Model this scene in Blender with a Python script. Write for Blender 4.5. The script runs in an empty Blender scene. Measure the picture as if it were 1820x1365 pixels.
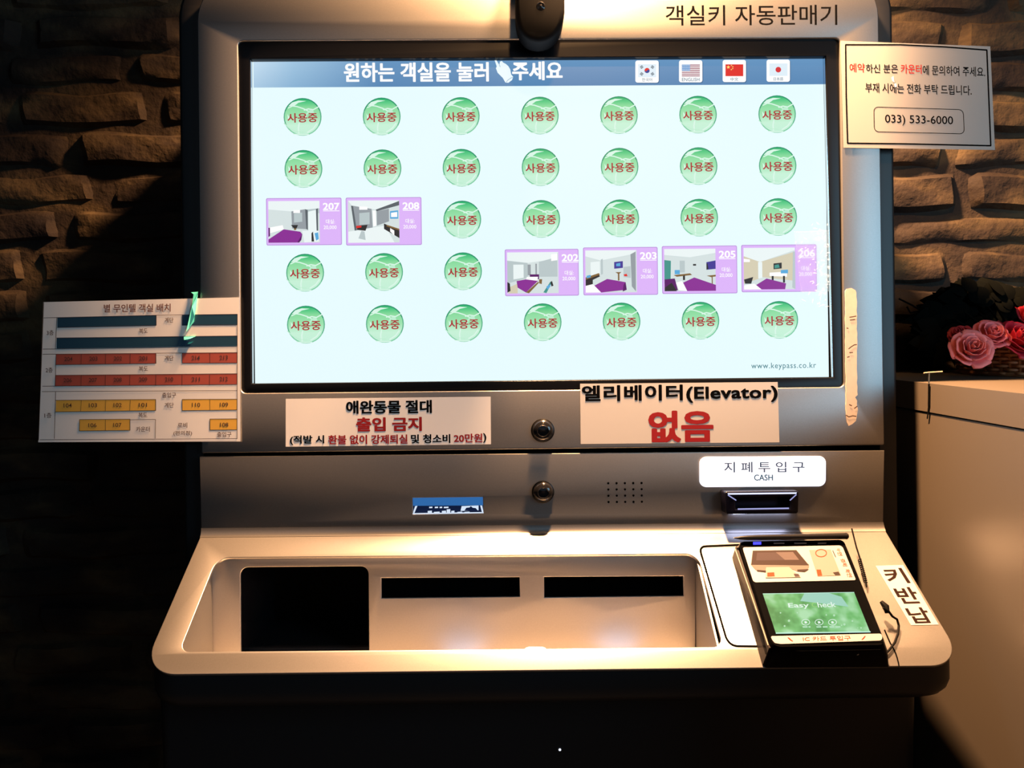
import bpy, bmesh, math, random
from mathutils import Vector, Matrix
random.seed(7)
S = bpy.context.scene
COL = S.collection

# ------------------------------------------------------------------ camera, light, exposure
W_PX, H_PX, F_PX = 1820.0, 1365.0, 1340.0
LEAN = math.radians(3.8)                     # the kiosk face leans back a little
EYE = 1.35
DIST = 0.80
KM = Matrix.Translation((0, 0, EYE)) @ Matrix.Rotation(-LEAN, 4, 'X')
def K(x, y, z):                              # kiosk frame -> world (x right, y into the kiosk, z up along its face)
    return KM @ Vector((x, y, z))
cam_local = (Matrix.Translation((0, -DIST, 0)) @ Matrix.Rotation(math.radians(-0.45), 4, 'Z')
             @ Matrix.Rotation(math.radians(90.25), 4, 'X') @ Matrix.Rotation(math.radians(-0.66), 4, 'Z'))
CAMM = KM @ cam_local
cd = bpy.data.cameras.new('camera')
cd.sensor_width = 36.0
cd.lens = 36.0 * F_PX / W_PX
cd.clip_start = 0.01
cam = bpy.data.objects.new('camera', cd)
cam.matrix_world = CAMM
COL.objects.link(cam)
S.camera = cam
S.view_settings.view_transform = 'Standard'
S.view_settings.look = 'None'
S.view_settings.exposure = 0.0
S.view_settings.gamma = 1.0
S.view_settings.use_curve_mapping = False
S.cycles.use_denoising = True
S.cycles.max_bounces = 6
world = bpy.data.worlds.new('dark_lobby')
world.use_nodes = True
world.node_tree.nodes['Background'].inputs[0].default_value = (0.5, 0.55, 0.7, 1)
world.node_tree.nodes['Background'].inputs[1].default_value = 0.004
S.world = world

def lamp(name, kind, loc, power, color, aim=None, **kw):
    d = bpy.data.lights.new(name, kind)
    d.energy = power
    d.color = color
    for k, v in kw.items():
        setattr(d, k, v)
    o = bpy.data.objects.new(name, d)
    o.location = loc
    if aim is not None:
        o.rotation_euler = (Vector(aim) - Vector(loc)).to_track_quat('-Z', 'Y').to_euler()
    COL.objects.link(o)
    return o
# warm ceiling downlight just in front of the kiosk, up to its right
SPOT = K(0.15, -0.052, 0.84)
lamp('ceiling_downlight', 'SPOT', SPOT, 600.0, (1.0, 0.53, 0.245), K(0.15, -0.052, 0.0),
     spot_size=math.radians(134), spot_blend=1.0, shadow_soft_size=0.035)
# unseen warm spot, added to brighten the kiosk's top and the bricks beside it
lamp('top_warm_fill', 'SPOT', K(0.16, -0.62, 0.98), 95.0, (1.0, 0.53, 0.22), K(0.16, 0.05, 0.56),
     spot_size=math.radians(62), spot_blend=1.0, shadow_soft_size=0.03)
# cool daylight from the lobby entrance, front right of the kiosk
lamp('lobby_daylight', 'AREA', K(1.25, -1.20, 0.28), 11.0, (0.40, 0.75, 1.0), K(0.35, 0.0, 0.15),
     shape='RECTANGLE', size=0.7, size_y=0.8)
# unseen cool fill, added far in front to grey the silver face
lamp('lobby_fill', 'AREA', K(-0.2, -2.8, 0.9), 4.0, (0.62, 0.80, 1.0), K(0.0, 0.0, 0.1),
     shape='RECTANGLE', size=3.0, size_y=1.6)
# the light the bright display throws out in front of the kiosk
lamp('display_light', 'AREA', K(0.032, 0.0025, 0.18), 3.5, (0.78, 0.88, 1.0), K(0.032, -1.0, 0.18),
     shape='RECTANGLE', size=0.58, size_y=0.30)

# ------------------------------------------------------------------ helpers
def lin(r, g, b):
    f = lambda c: (c / 255 / 12.92) if c <= 10.3 else (((c / 255) + 0.055) / 1.055) ** 2.4
    return (f(r), f(g), f(b), 1.0)
MATS = {}
def mat(name, col, rough=0.5, metal=0.0, spec=0.5, emit=None, strength=1.0, noise=None, bump=None, coat=0.0):
    if name in MATS:
        return MATS[name]
    m = bpy.data.materials.new(name)
    m.use_nodes = True
    nt = m.node_tree
    p = nt.nodes['Principled BSDF']
    p.inputs['Base Color'].default_value = col
    p.inputs['Roughness'].default_value = rough
    p.inputs['Metallic'].default_value = metal
    p.inputs['Specular IOR Level'].default_value = spec
    p.inputs['Coat Weight'].default_value = coat
    if emit:
        p.inputs['Emission Color'].default_value = emit
        p.inputs['Emission Strength'].default_value = strength
    if noise:                                  # (scale, amount): small tone variation
        tc = nt.nodes.new('ShaderNodeTexCoord')
        n = nt.nodes.new('ShaderNodeTexNoise')
        n.inputs['Scale'].default_value = noise[0]
        n.inputs['Detail'].default_value = 4
        nt.links.new(tc.outputs['Object'], n.inputs['Vector'])
        mx = nt.nodes.new('ShaderNodeMix')
        mx.data_type = 'RGBA'
        mx.inputs[6].default_value = tuple(c * (1 - noise[1]) for c in col[:3]) + (1,)
        mx.inputs[7].default_value = tuple(min(1, c * (1 + noise[1])) for c in col[:3]) + (1,)
        nt.links.new(n.outputs['Fac'], mx.inputs[0])
        nt.links.new(mx.outputs[2], p.inputs['Base Color'])
        if bump:
            b = nt.nodes.new('ShaderNodeBump')
            b.inputs['Strength'].default_value = bump
            b.inputs['Distance'].default_value = 0.002
            nt.links.new(n.outputs['Fac'], b.inputs['Height'])
            nt.links.new(b.outputs['Normal'], p.inputs['Normal'])
    MATS[name] = m
    return m
def emis(name, r, g, b, k=1.0):
    return mat(name, (0.0, 0.0, 0.0, 1), 0.35, 0, 0.2, emit=lin(r, g, b), strength=k)

C_W = CAMM.translation
R_W = CAMM.to_3x3()
def ray(u, v):
    return R_W @ Vector(((u - W_PX / 2) / F_PX, -(v - H_PX / 2) / F_PX, -1.0))
class Plane:
    def __init__(self, p0, n, e1=None):
        self.p0, self.n = Vector(p0), Vector(n).normalized()
        if self.n.dot(C_W - self.p0) < 0:
            self.n.negate()
        e1 = Vector(e1) if e1 is not None else Vector((1, 0, 0))
        self.e1 = (e1 - self.n * e1.dot(self.n)).normalized()
        self.e2 = self.n.cross(self.e1).normalized()
    def at(self, u, v, l=0.0):
        d = ray(u, v)
        t = self.n.dot(self.p0 - C_W) / self.n.dot(d)
        return C_W + d * t + self.n * l
    def ab(self, u, v):
        q = self.at(u, v) - self.p0
        return (q.dot(self.e1), q.dot(self.e2))
    def pt(self, a, b, l=0.0):
        return self.p0 + self.e1 * a + self.e2 * b + self.n * l
KY = (KM.to_3x3() @ Vector((0, 1, 0)))
def kplane(y):
    return Plane(K(0, y, 0), -KY)
class Curl:                                     # a sheet whose depth behind the kiosk face varies over the picture
    def __init__(self, fn):
        self.fn = fn
    def at(self, u, v, l=0.0):
        return kplane(self.fn(u, v) - l).at(u, v)

class MB:
    def __init__(self):
        self.v, self.f, self.m, self.mats, self.flat = [], [], [], [], set()
    def add(self, verts, faces, m):
        if m not in self.mats:
            self.mats.append(m)
        k, b = self.mats.index(m), len(self.v)
        self.v += [Vector(p) for p in verts]
        self.f += [tuple(i + b for i in f) for f in faces]
        self.m += [k] * len(faces)
    def box(self, fn, x0, x1, y0, y1, z0, z1, m):
        c = [fn(x, y, z) for z in (z0, z1) for y in (y0, y1) for x in (x0, x1)]
        self.add(c, [(0, 2, 3, 1), (4, 5, 7, 6), (0, 1, 5, 4), (2, 6, 7, 3), (0, 4, 6, 2), (1, 3, 7, 5)], m)
    def poly(self, surf, px, m, l=0.0003):
        if isinstance(surf, Curl) and len(px) == 4:
            L = max(math.hypot(px[1][0] - px[0][0], px[1][1] - px[0][1]), math.hypot(px[3][0] - px[0][0], px[3][1] - px[0][1]))
            n = max(1, int(L / 8))
            wide = math.hypot(px[1][0] - px[0][0], px[1][1] - px[0][1]) >= L - 1e-6
            V = []
            for i in range(n + 1):
                for j in (0, 1):
                    V.append(surf.at(*(bil(px, i / n, j) if wide else bil(px, j, i / n)), l))
            self.add(V, [(2 * i, 2 * i + 1, 2 * i + 3, 2 * i + 2) for i in range(n)], m)
            return
        self.add([surf.at(u, v, l) for u, v in px], [tuple(range(len(px)))], m)
    def disc(self, surf, u, v, r, m, l=0.0003, n=24, ry=None):
        ry = ry or r
        self.poly(surf, [(u + r * math.cos(2 * math.pi * i / n), v + ry * math.sin(2 * math.pi * i / n)) for i in range(n)], m, l)
    def line(self, surf, pts, w, m, l=0.0003):     # a stroke of pixel width w
        for (a, b), (c, d) in zip(pts, pts[1:]):
            L = math.hypot(c - a, d - b) or 1
            nx, ny = -(d - b) / L * w / 2, (c - a) / L * w / 2
            ex, ey = (c - a) / L * w * 0.2, (d - b) / L * w * 0.2
            self.poly(surf, [(a + nx - ex, b + ny - ey), (c + nx + ex, d + ny + ey), (c - nx + ex, d - ny + ey), (a - nx - ex, b - ny - ey)], m, l)
    def frame(self, surf, q, w, m, l=0.0003):
        self.line(surf, list(q) + [q[0]], w, m, l)
    def sheet(self, surf, q, m, nx=12, ny=6, th=0.0003, l=0.0):
        A, B = [], []
        for j in range(ny + 1):
            for i in range(nx + 1):
                u, v = bil(q, i / nx, j / ny)
                A.append(surf.at(u, v, l))
                B.append(surf.at(u, v, l - th))
        N = len(A)
        idx = lambda i, j: j * (nx + 1) + i
        F = []
        for j in range(ny):
            for i in range(nx):
                a, b, c, d = idx(i, j), idx(i + 1, j), idx(i + 1, j + 1), idx(i, j + 1)
                F += [(a, d, c, b), (a + N, b + N, c + N, d + N)]
        rim = [idx(i, 0) for i in range(nx)] + [idx(nx, j) for j in range(ny)] + [idx(i, ny) for i in range(nx, 0, -1)] + [idx(0, j) for j in range(ny, 0, -1)]
        for a, b in zip(rim, rim[1:] + rim[:1]):
            F.append((a, b, b + N, a + N))
        self.add(A + B, F, m)
    def text(self, surf, s, q, m, bold=0.0, l=0.0004, space=1.0, fat=0.0):
        V, F = glyphs(s, bold, space)
        if len(q) == 4 and not isinstance(q[0], (tuple, list)):
            q = quad(*q)
        P = [bil(q, a, b) for a, b in V]
        offs = [(0, 0)] if not fat else [(0, 0), (fat, 0), (-fat, 0), (0, fat * .7), (0, -fat * .7), (fat * .8, fat * .5), (-fat * .8, -fat * .5), (fat * .8, -fat * .5), (-fat * .8, fat * .5)]
        for k, (dx, dy) in enumerate(offs):
            self.add([surf.at(x + dx, y + dy, l + 0.000006 * k) for x, y in P], F, m)
    def tube(self, pts, r, m, n=8, close=True):
        pts = [Vector(p) for p in pts]
        rs = r if isinstance(r, (list, tuple)) else [r] * len(pts)
        V, F = [], []
        t0 = (pts[1] - pts[0]).normalized()
        nrm = t0.orthogonal().normalized()
        for i, p in enumerate(pts):
            t = (pts[min(i + 1, len(pts) - 1)] - pts[max(i - 1, 0)]).normalized()
            nrm = (nrm - t * nrm.dot(t)).normalized()
            b = t.cross(nrm)
            for k in range(n):
                a = 2 * math.pi * k / n
                V.append(p + (nrm * math.cos(a) + b * math.sin(a)) * rs[i])
        for i in range(len(pts) - 1):
            for k in range(n):
                F.append((i * n + k, i * n + (k + 1) % n, (i + 1) * n + (k + 1) % n, (i + 1) * n + k))
        if close:
            F += [tuple(range(n))[::-1], tuple((len(pts) - 1) * n + k for k in range(n))]
        self.add(V, F, m)
    def loft(self, rings, m, cap0=True, cap1=True):
        n = len(rings[0])
        V = [p for r in rings for p in r]
        F = []
        for i in range(len(rings) - 1):
            for k in range(n):
                F.append((i * n + k, i * n + (k + 1) % n, (i + 1) * n + (k + 1) % n, (i + 1) * n + k))
        if cap0:
            F.append(tuple(range(n))[::-1])
        if cap1:
            F.append(tuple((len(rings) - 1) * n + k for k in range(n)))
        self.add(V, F, m)
    def lathe(self, c, axis, up, prof, m, n=32):     # prof: (radius, height along axis)
        axis = Vector(axis).normalized()
        e1 = Vector(up) - axis * Vector(up).dot(axis)
        e1.normalize()
        e2 = axis.cross(e1)
        V, F = [], []
        for r, h in prof:
            for k in range(n):
                a = 2 * math.pi * k / n
                V.append(Vector(c) + axis * h + (e1 * math.cos(a) + e2 * math.sin(a)) * max(r, 1e-5))
        for i in range(len(prof) - 1):
            for k in range(n):
                F.append((i * n + k, i * n + (k + 1) % n, (i + 1) * n + (k + 1) % n, (i + 1) * n + k))
        self.add(V, F, m)
    def plate(self, plane, outer, holes, th, m, bevel=0.0, l=0.0):
        V, F = plate_mesh([[plane.ab(u, v) for u, v in c] for c in [outer] + list(holes)], th, bevel)
        n0 = len(self.f)
        self.add([plane.pt(a, b, h + l - th) for a, b, h in V], F, m)
        for i, f in enumerate(F):
            if max(V[k][2] for k in f) - min(V[k][2] for k in f) < 1e-6:
                self.flat.add(n0 + i)
    def build(self, name, parent=None, root=None, smooth=35):
        o_loc = Vector(root.location) if root is not None else Vector((0, 0, 0))
        if parent is None and root is None and self.v:
            xs, ys, zs = zip(*[tuple(p) for p in self.v])
            o_loc = Vector(((min(xs) + max(xs)) / 2, (min(ys) + max(ys)) / 2, min(zs)))
        me = bpy.data.meshes.new(name)
        me.from_pydata([p - o_loc for p in self.v], [], self.f)
        for mm in self.mats:
            me.materials.append(mm)
        me.polygons.foreach_set('material_index', self.m)
        me.update()
        bm = bmesh.new()
        bm.from_mesh(me)
        bm.faces.ensure_lookup_table()
        bmesh.ops.recalc_face_normals(bm, faces=bm.faces)
        bm.to_mesh(me)
        bm.free()
        if smooth:
            me.polygons.foreach_set('use_smooth', [i not in self.flat for i in range(len(me.polygons))])
            me.set_sharp_from_angle(angle=math.radians(smooth))
        o = bpy.data.objects.new(name, me)
        COL.objects.link(o)
        if parent is not None:
            o.parent = parent
        else:
            o.location = o_loc
        return o

def bil(q, s, t):                # q: top left, top right, bottom right, bottom left; t runs downward
    (ax, ay), (bx, by), (cx, cy), (dx, dy) = q
    return (ax * (1 - s) * (1 - t) + bx * s * (1 - t) + cx * s * t + dx * (1 - s) * t,
            ay * (1 - s) * (1 - t) + by * s * (1 - t) + cy * s * t + dy * (1 - s) * t)
def quad(x0, y0, x1, y1, k=None, lean=0.011):
    xc, yc = (x0 + x1) / 2, (y0 + y1) / 2
    if k is None:
        k = -0.005 - 0.0055 * min(1, max(0, (yc - 100) / 580))
    out = []
    for x, y in ((x0, y0), (x1, y0), (x1, y1), (x0, y1)):
        out.append((x + lean * (y - yc), y + k * (x - xc)))
    return out
def bez(a, b, c, n=7):
    return [tuple((1 - t) ** 2 * a[i] + 2 * t * (1 - t) * b[i] + t * t * c[i] for i in range(2)) for t in [j / n for j in range(n + 1)]]
def roundp(pts, r, n=7):          # rounded polygon; r: a number or one per corner
    out, N = [], len(pts)
    for i, p in enumerate(pts):
        rr = r[i] if isinstance(r, (list, tuple)) else r
        if rr <= 0:
            out.append(tuple(p))
            continue
        a, b = pts[i - 1], pts[(i + 1) % N]
        def toward(q):
            L = math.hypot(q[0] - p[0], q[1] - p[1])
            return (p[0] + (q[0] - p[0]) * rr / L, p[1] + (q[1] - p[1]) * rr / L)
        A, B = toward(a), toward(b)
        k = 0.5523
        for j in range(n + 1):
            t = j / n
            c1 = (A[0] + (p[0] - A[0]) * k, A[1] + (p[1] - A[1]) * k)
            c2 = (B[0] + (p[0] - B[0]) * k, B[1] + (p[1] - B[1]) * k)
            out.append(tuple((1 - t) ** 3 * A[d] + 3 * t * (1 - t) ** 2 * c1[d] + 3 * t * t * (1 - t) * c2[d] + t ** 3 * B[d] for d in (0, 1)))
    return out
GC = {}
def glyphs(s, bold, space):
    key = (s, bold, space)
    if key not in GC:
        cu = bpy.data.curves.new('lettering', 'FONT')
        cu.body, cu.size, cu.offset, cu.fill_mode, cu.space_character = s, 1.0, bold, 'FRONT', space
        cu.resolution_u = 3
        ob = bpy.data.objects.new('lettering', cu)
        COL.objects.link(ob)
        bpy.context.view_layer.update()
        dg = bpy.context.evaluated_depsgraph_get()
        me = bpy.data.meshes.new_from_object(ob.evaluated_get(dg))
        P = [tuple(v.co) for v in me.vertices]
        F = [tuple(p.vertices) for p in me.polygons]
        bpy.data.objects.remove(ob)
        bpy.data.curves.remove(cu)
        bpy.data.meshes.remove(me)
        x0, x1 = min(p[0] for p in P), max(p[0] for p in P)
        y0, y1 = min(p[1] for p in P), max(p[1] for p in P)
        GC[key] = ([((p[0] - x0) / (x1 - x0), (y1 - p[1]) / (y1 - y0)) for p in P], F)
    return GC[key]
def plate_mesh(loops, th, bevel):
    cu = bpy.data.curves.new('plate', 'CURVE')
    cu.dimensions, cu.fill_mode = '2D', 'BOTH'
    bevel = min(bevel, th / 2 - 1e-5)
    cu.extrude = th / 2 - bevel
    cu.bevel_depth, cu.bevel_resolution, cu.offset = bevel, 2, -bevel
    for lp in loops:
        sp = cu.splines.new('POLY')
        sp.points.add(len(lp) - 1)
        for i, (a, b) in enumerate(lp):
            sp.points[i].co = (a, b, 0, 1)
        sp.use_cyclic_u = True
    ob = bpy.data.objects.new('plate', cu)
    COL.objects.link(ob)
    bpy.context.view_layer.update()
    me = bpy.data.meshes.new_from_object(ob.evaluated_get(bpy.context.evaluated_depsgraph_get()))
    bm = bmesh.new()
    bm.from_mesh(me)
    bmesh.ops.remove_doubles(bm, verts=bm.verts, dist=1e-6)
    V = [(v.co.x, v.co.y, v.co.z + th / 2) for v in bm.verts]
    bm.verts.index_update()
    F = [tuple(v.index for v in f.verts) for f in bm.faces]
    bm.free()
    bpy.data.objects.remove(ob)
    bpy.data.curves.remove(cu)
    bpy.data.meshes.remove(me)
    return V, F
def tag(o, label, cat, group=None):
    o['label'], o['category'] = label, cat
    if group:
        o['group'] = group
    return o
def empty(name, loc):
    o = bpy.data.objects.new(name, None)
    o.location = loc
    o.empty_display_size = 0.05
    COL.objects.link(o)
    return o

# ------------------------------------------------------------------ materials
SILVER = mat('silver_metallic_paint', (0.26, 0.252, 0.246, 1), 0.40, 0.88, 0.5, noise=(900, 0.10))
BLACKM = mat('black_satin_paint', (0.008, 0.008, 0.009, 1), 0.45, 0, 0.4)
GLOSSK = mat('black_glossy_plastic', (0.006, 0.006, 0.007, 1), 0.12, 0, 0.5)
DARKIN = mat('dark_interior', (0.0015, 0.0015, 0.0015, 1), 0.9, 0, 0.02)
PAPER = mat('white_paper', (0.86, 0.83, 0.80, 1), 0.55, 0, 0.3, noise=(30, 0.02))
LAMIN = mat('laminated_paper', (0.36, 0.34, 0.32, 1), 0.5, 0, 0.25, noise=(30, 0.02))
INK = mat('black_ink', (0.004, 0.004, 0.0045, 1), 0.95, 0, 0.0)
REDINK = mat('red_ink', (0.30, 0.012, 0.014, 1), 0.6, 0, 0.2)
BRIGHTRED = mat('bright_red_ink', (0.45, 0.015, 0.008, 1), 0.7, 0, 0.1)

# ------------------------------------------------------------------ the room: brick wall and floor
WALL_Y = 0.285
def brick_material():
    m = bpy.data.materials.new('rough_brick')
    m.use_nodes = True
    nt = m.node_tree
    p = nt.nodes['Principled BSDF']
    p.inputs['Roughness'].default_value = 0.8
    p.inputs['Specular IOR Level'].default_value = 0.25
    tc = nt.nodes.new('ShaderNodeTexCoord')
    mp = nt.nodes.new('ShaderNodeMapping')
    mp.inputs['Scale'].default_value = (1, 1, 2.2)
    n1 = nt.nodes.new('ShaderNodeTexNoise')
    n1.inputs['Scale'].default_value = 9
    n1.inputs['Detail'].default_value = 6
    n2 = nt.nodes.new('ShaderNodeTexNoise')
    n2.inputs['Scale'].default_value = 90
    n2.inputs['Detail'].default_value = 8
    r = nt.nodes.new('ShaderNodeValToRGB')
    cr = r.color_ramp
    cr.elements[0].position, cr.elements[0].color = 0.32, (0.012, 0.008, 0.008, 1)
    cr.elements[1].position, cr.elements[1].color = 0.70, (0.088, 0.060, 0.029, 1)
    e = cr.elements.new(0.5)
    e.color = (0.027, 0.018, 0.012, 1)
    b = nt.nodes.new('ShaderNodeBump')
    b.inputs['Strength'].default_value = 0.7
    b.inputs['Distance'].default_value = 0.004
    L = nt.links.new
    L(tc.outputs['Object'], mp.inputs[0])
    L(mp.outputs[0], n1.inputs['Vector'])
    L(tc.outputs['Object'], n2.inputs['Vector'])
    L(n1.outputs['Fac'], r.inputs[0])
    L(r.outputs[0], p.inputs['Base Color'])
    L(n2.outputs['Fac'], b.inputs['Height'])
    L(b.outputs[0], p.inputs['Normal'])
    return m
def wall():
    m, w = brick_material(), MB()
    wp = Plane((0, WALL_Y, 0), (0, -1, 0))
    rnd = random.Random(3)
    w.box(lambda x, y, z: Vector((x, y, z)), -2.4, 2.6, WALL_Y + 0.002, WALL_Y + 0.12, -0.1, 2.9, m)
    def brick(x0, x1, z0, z1):
        nx, nz = 12, 6
        dep = rnd.uniform(0.0, 0.009)
        tilt, ph = rnd.uniform(-0.006, 0.006), rnd.uniform(0, 9)
        V, F = [], []
        for j in range(nz + 1):
            for i in range(nx + 1):
                s, t = i / nx, j / nz
                ex, ez = min(s, 1 - s) * (x1 - x0), min(t, 1 - t) * (z1 - z0)
                e = min(1, ex / 0.012) * 1.0, min(1, ez / 0.012)
                edge = 1 - (1 - math.sin(e[0] * math.pi / 2)) * 0.9
                edge *= 1 - (1 - math.sin(e[1] * math.pi / 2)) * 0.9
                wz = 0.0035 * math.sin(s * 7 + ph) * (1 if j in (0, nz) else 0.6)
                y = WALL_Y + 0.009 - (0.012 + dep) * edge - tilt * (s - 0.5) + 0.003 * math.sin(s * 13 + ph) * math.sin(t * 6 + ph * 2) * edge
                V.append(Vector((x0 + (x1 - x0) * s + 0.002 * math.sin(t * 5 + ph), y, z0 + (z1 - z0) * t + wz)))
        for j in range(nz):
            for i in range(nx):
                a = j * (nx + 1) + i
                F.append((a, a + 1, a + nx + 2, a + nx + 1))
        w.add(V, F, m)
    def field(xa, xb, uref, rows, joints):
        zs = [wp.at(uref, v).z for v in rows]
        while zs[0] < 2.75:
            zs.insert(0, zs[0] + 0.057)
        while zs[-1] > 0.05:
            zs.append(zs[-1] - 0.057)
        for k in range(len(zs) - 1):
            z1, z0 = zs[k], zs[k + 1]
            x = xa - rnd.uniform(0, 0.2)
            jt = None
            for v0, uj in joints:
                if abs(wp.at(uref, v0).z - z1) < 0.01:
                    jt = wp.at(uj, v0).x
            if jt is not None:
                x = jt - 0.2 * math.ceil((jt - xa) / 0.2)
            while x < xb:
                ln = 0.2 if jt is not None else rnd.uniform(0.15, 0.26)
                if x + ln > xa:
                    brick(max(x, xa) + 0.006, min(x + ln, xb) - 0.006, z0 + 0.002, z1 - 0.003)
                x += ln
    field(-2.4, 0.03, 200, (22, 90, 155, 230, 302, 368, 435, 510, 578), ((155, 275), (230, 130), (368, 115)))
    field(0.03, 2.6, 1700, (29, 106, 172, 238, 303, 380, 440, 507, 572, 640), ((303, 1713), (440, 1698)))
    o = w.build('wall_back')
    o['kind'] = 'structure'
    fl = MB()
    fl.box(lambda x, y, z: Vector((x, y, z)), -2.4, 2.6, -2.5, WALL_Y + 0.1, -0.1, 0.0, mat('dark_stone_floor', (0.03, 0.028, 0.026, 1), 0.4, noise=(20, 0.3)))
    o = fl.build('floor')
    o['kind'] = 'structure'
wall()

# ------------------------------------------------------------------ kiosk
FP = kplane(0.0)
A_PT, B_PT = FP.at(964, 943), kplane(-0.118).at(964, 1191)
SD = (B_PT - A_PT)
SD = (SD - Vector((1, 0, 0)) * SD.x).normalized()           # down the shelf slope
SP = Plane(A_PT, SD.cross(Vector((1, 0, 0))))
KINV = KM.inverted()
def kz(u, v, y):
    return (KINV @ kplane(y).at(u, v))
kiosk = empty('room_key_kiosk', (0.027, 0.05, 0.0))
tag(kiosk, 'tall silver and black self-service kiosk with a lit touch screen of green buttons', 'kiosk')
def part(mb, name, parent=None, label=None, smooth=35):
    o = mb.build(name, parent or kiosk, kiosk, smooth)
    if label:
        o['label'] = label
    return o
SHELL = [(315, -62), (1586, -72), (1601, 1180), (330, 1190)]
# black housing: a deep ring behind the silver face
mb = MB()
shp = kplane(0.010)
mb.plate(shp, roundp(SHELL, [95, 95, 20, 20], 12), [roundp([(362, -20), (1540, -30), (1552, 1140), (374, 1150)], 60, 8)], 0.215, BLACKM, 0.004)
xs0, xs1 = kz(322, 600, 0.01).x, kz(1594, 600, 0.01).x
mb.box(K, xs0 + 0.02, xs1 - 0.02, 0.215, 0.225, -0.27, 0.41, DARKIN)
part(mb, 'housing', label='black outer housing')
# upper silver face with the screen opening
BZ_OUT = roundp([(422.5, 72.5), (1492.5, 67), (1501, 688), (428, 699)], 9, 4)
mb = MB()
up_out = roundp([(349.5, -42), (1560.5, -52), (1572, 791), (358, 805.5)], [80, 80, 3, 3], 10)
mb.plate(FP, up_out, [BZ_OUT], 0.012, SILVER, 0.0012)
fpo = part(mb, 'front_panel', label='silver painted front panel')
mb = MB()
mb.text(FP, '객실키 자동판매기', quad(1183, 9, 1488, 45, -0.004), INK, 0.006, 0.00006)
part(mb, 'lettering', fpo, 'black printed title lettering')
# black bezel
SCR = [(447.5, 103.5), (1465, 98.5), (1473, 670), (453.5, 681.5)]
mb = MB()
bz = kplane(0.003)
mb.plate(bz, roundp([(419, 69), (1496, 63.5), (1504.5, 691), (425, 702)], 6, 4), [[(444, 104.5), (1468, 99), (1482, 671), (447, 682)]], 0.010, mat('bezel_black', (0.004, 0.004, 0.005, 1), 0.3, 0, 0.18), 0.0008)
part(mb, 'bezel', label='glossy black screen bezel')
EDGE = mat('polished_edge', (0.75, 0.78, 0.8, 1), 0.12, 1.0)
for (u0, v0), (u1, v1) in (((444.4, 106), (447.4, 681)), ((1467.6, 101), (1481.6, 670))):
    sgn = 1 if u0 < 900 else -1
    P = [bz.at(u0, v0, -0.0012), bz.at(u1, v1, -0.0012)]
    Q = [p + KY * 0.0042 for p in P]
    ox = Vector((0.0004 * sgn, 0, 0))
    mb = MB()
    mb.loft([[P[0], P[1], Q[1], Q[0]], [P[0] + ox, P[1] + ox, Q[1] + ox, Q[0] + ox]], EDGE)
    part(mb, 'bezel_edge', label='thin polished inner edge of the bezel')
# the display
scp = kplane(0.011)
WHITE = emis('display_white', 232, 252, 255, 1.0)
mb = MB()
mb.plate(scp, [(436, 94), (1476, 89), (1490, 680), (440, 691)], [], 0.006, GLOSSK, 0.0, -0.0002)
mb.poly(scp, SCR, WHITE, 0.0002)
screen = part(mb, 'screen', label='lit display')
W2 = emis('display_pure_white', 255, 255, 255, 1.0)
# header bar: the blue band of the display, paler at its left end
def header_mat():
    m = emis('display_header_blue', 100, 150, 195)
    nt = m.node_tree
    p = nt.nodes['Principled BSDF']
    tc = nt.nodes.new('ShaderNodeTexCoord')
    sx = nt.nodes.new('ShaderNodeSeparateXYZ')
    r = nt.nodes.new('ShaderNodeValToRGB')
    r.color_ramp.elements[0].position, r.color_ramp.elements[0].color = 0.0, lin(196, 220, 238)
    r.color_ramp.elements[1].position, r.color_ramp.elements[1].color = 0.22, lin(104, 148, 190)
    e = r.color_ramp.elements.new(0.07)
    e.color = lin(160, 195, 222)
    r2 = nt.nodes.new('ShaderNodeValToRGB')
    r2.color_ramp.elements[0].color, r2.color_ramp.elements[1].color = (0.72, 0.82, 0.9, 1), (1.05, 1.05, 1.05, 1)
    mx = nt.nodes.new('ShaderNodeMix')
    mx.data_type, mx.blend_type = 'RGBA', 'MULTIPLY'
    mx.inputs[0].default_value = 1.0
    L = nt.links.new
    L(tc.outputs['Generated'], sx.inputs[0])
    L(sx.outputs[0], r.inputs[0])
    L(sx.outputs[2], r2.inputs[0])
    L(r.outputs[0], mx.inputs[6])
    L(r2.outputs[0], mx.inputs[7])
    L(mx.outputs[2], p.inputs['Emission Color'])
    return m
mb = MB()
mb.poly(scp, [(450.5, 107), (1462.5, 101.5), (1463.5, 150), (451, 156)], header_mat(), 0.0004)
hb = part(mb, 'header_bar', screen, 'blue header band')
mb = MB()
mb.text(scp, '원하는 객실을 눌러', quad(612, 112, 868, 145.5), W2, 0.008, 0.0007, fat=0.85)
mb.text(scp, '주세요', quad(911, 110, 999, 142.5), W2, 0.008, 0.0007, fat=0.85)
hand = [(1535, 56), (1546, 58), (1566, 90), (1570, 70), (1582, 66), (1590, 76), (1606, 84), (1622, 98), (1634, 118), (1640, 150), (1652, 164), (1646, 184), (1622, 202), (1604, 200), (1588, 172), (1556, 140), (1545, 112), (1550, 100)]
mb.poly(scp, [(440 + x / 3.5, 90 + y / 3.5) for x, y in hand], emis('hand_icon_white', 236, 250, 255), 0.0007)
mb.line(scp, [(440 + x / 3.5, 90 + y / 3.5) for x, y in ((1610, 198), (1618, 186), (1638, 172), (1648, 168))], 0.8, emis('hand_icon_line', 120, 160, 190), 0.0008)
mb.line(scp, [(440 + x / 3.5, 90 + y / 3.5) for x, y in ((1566, 90), (1572, 104))], 0.7, emis('hand_icon_line', 120, 160, 190), 0.0008)
part(mb, 'heading', screen, 'white heading lettering with a pointing hand')
mb = MB()
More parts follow.
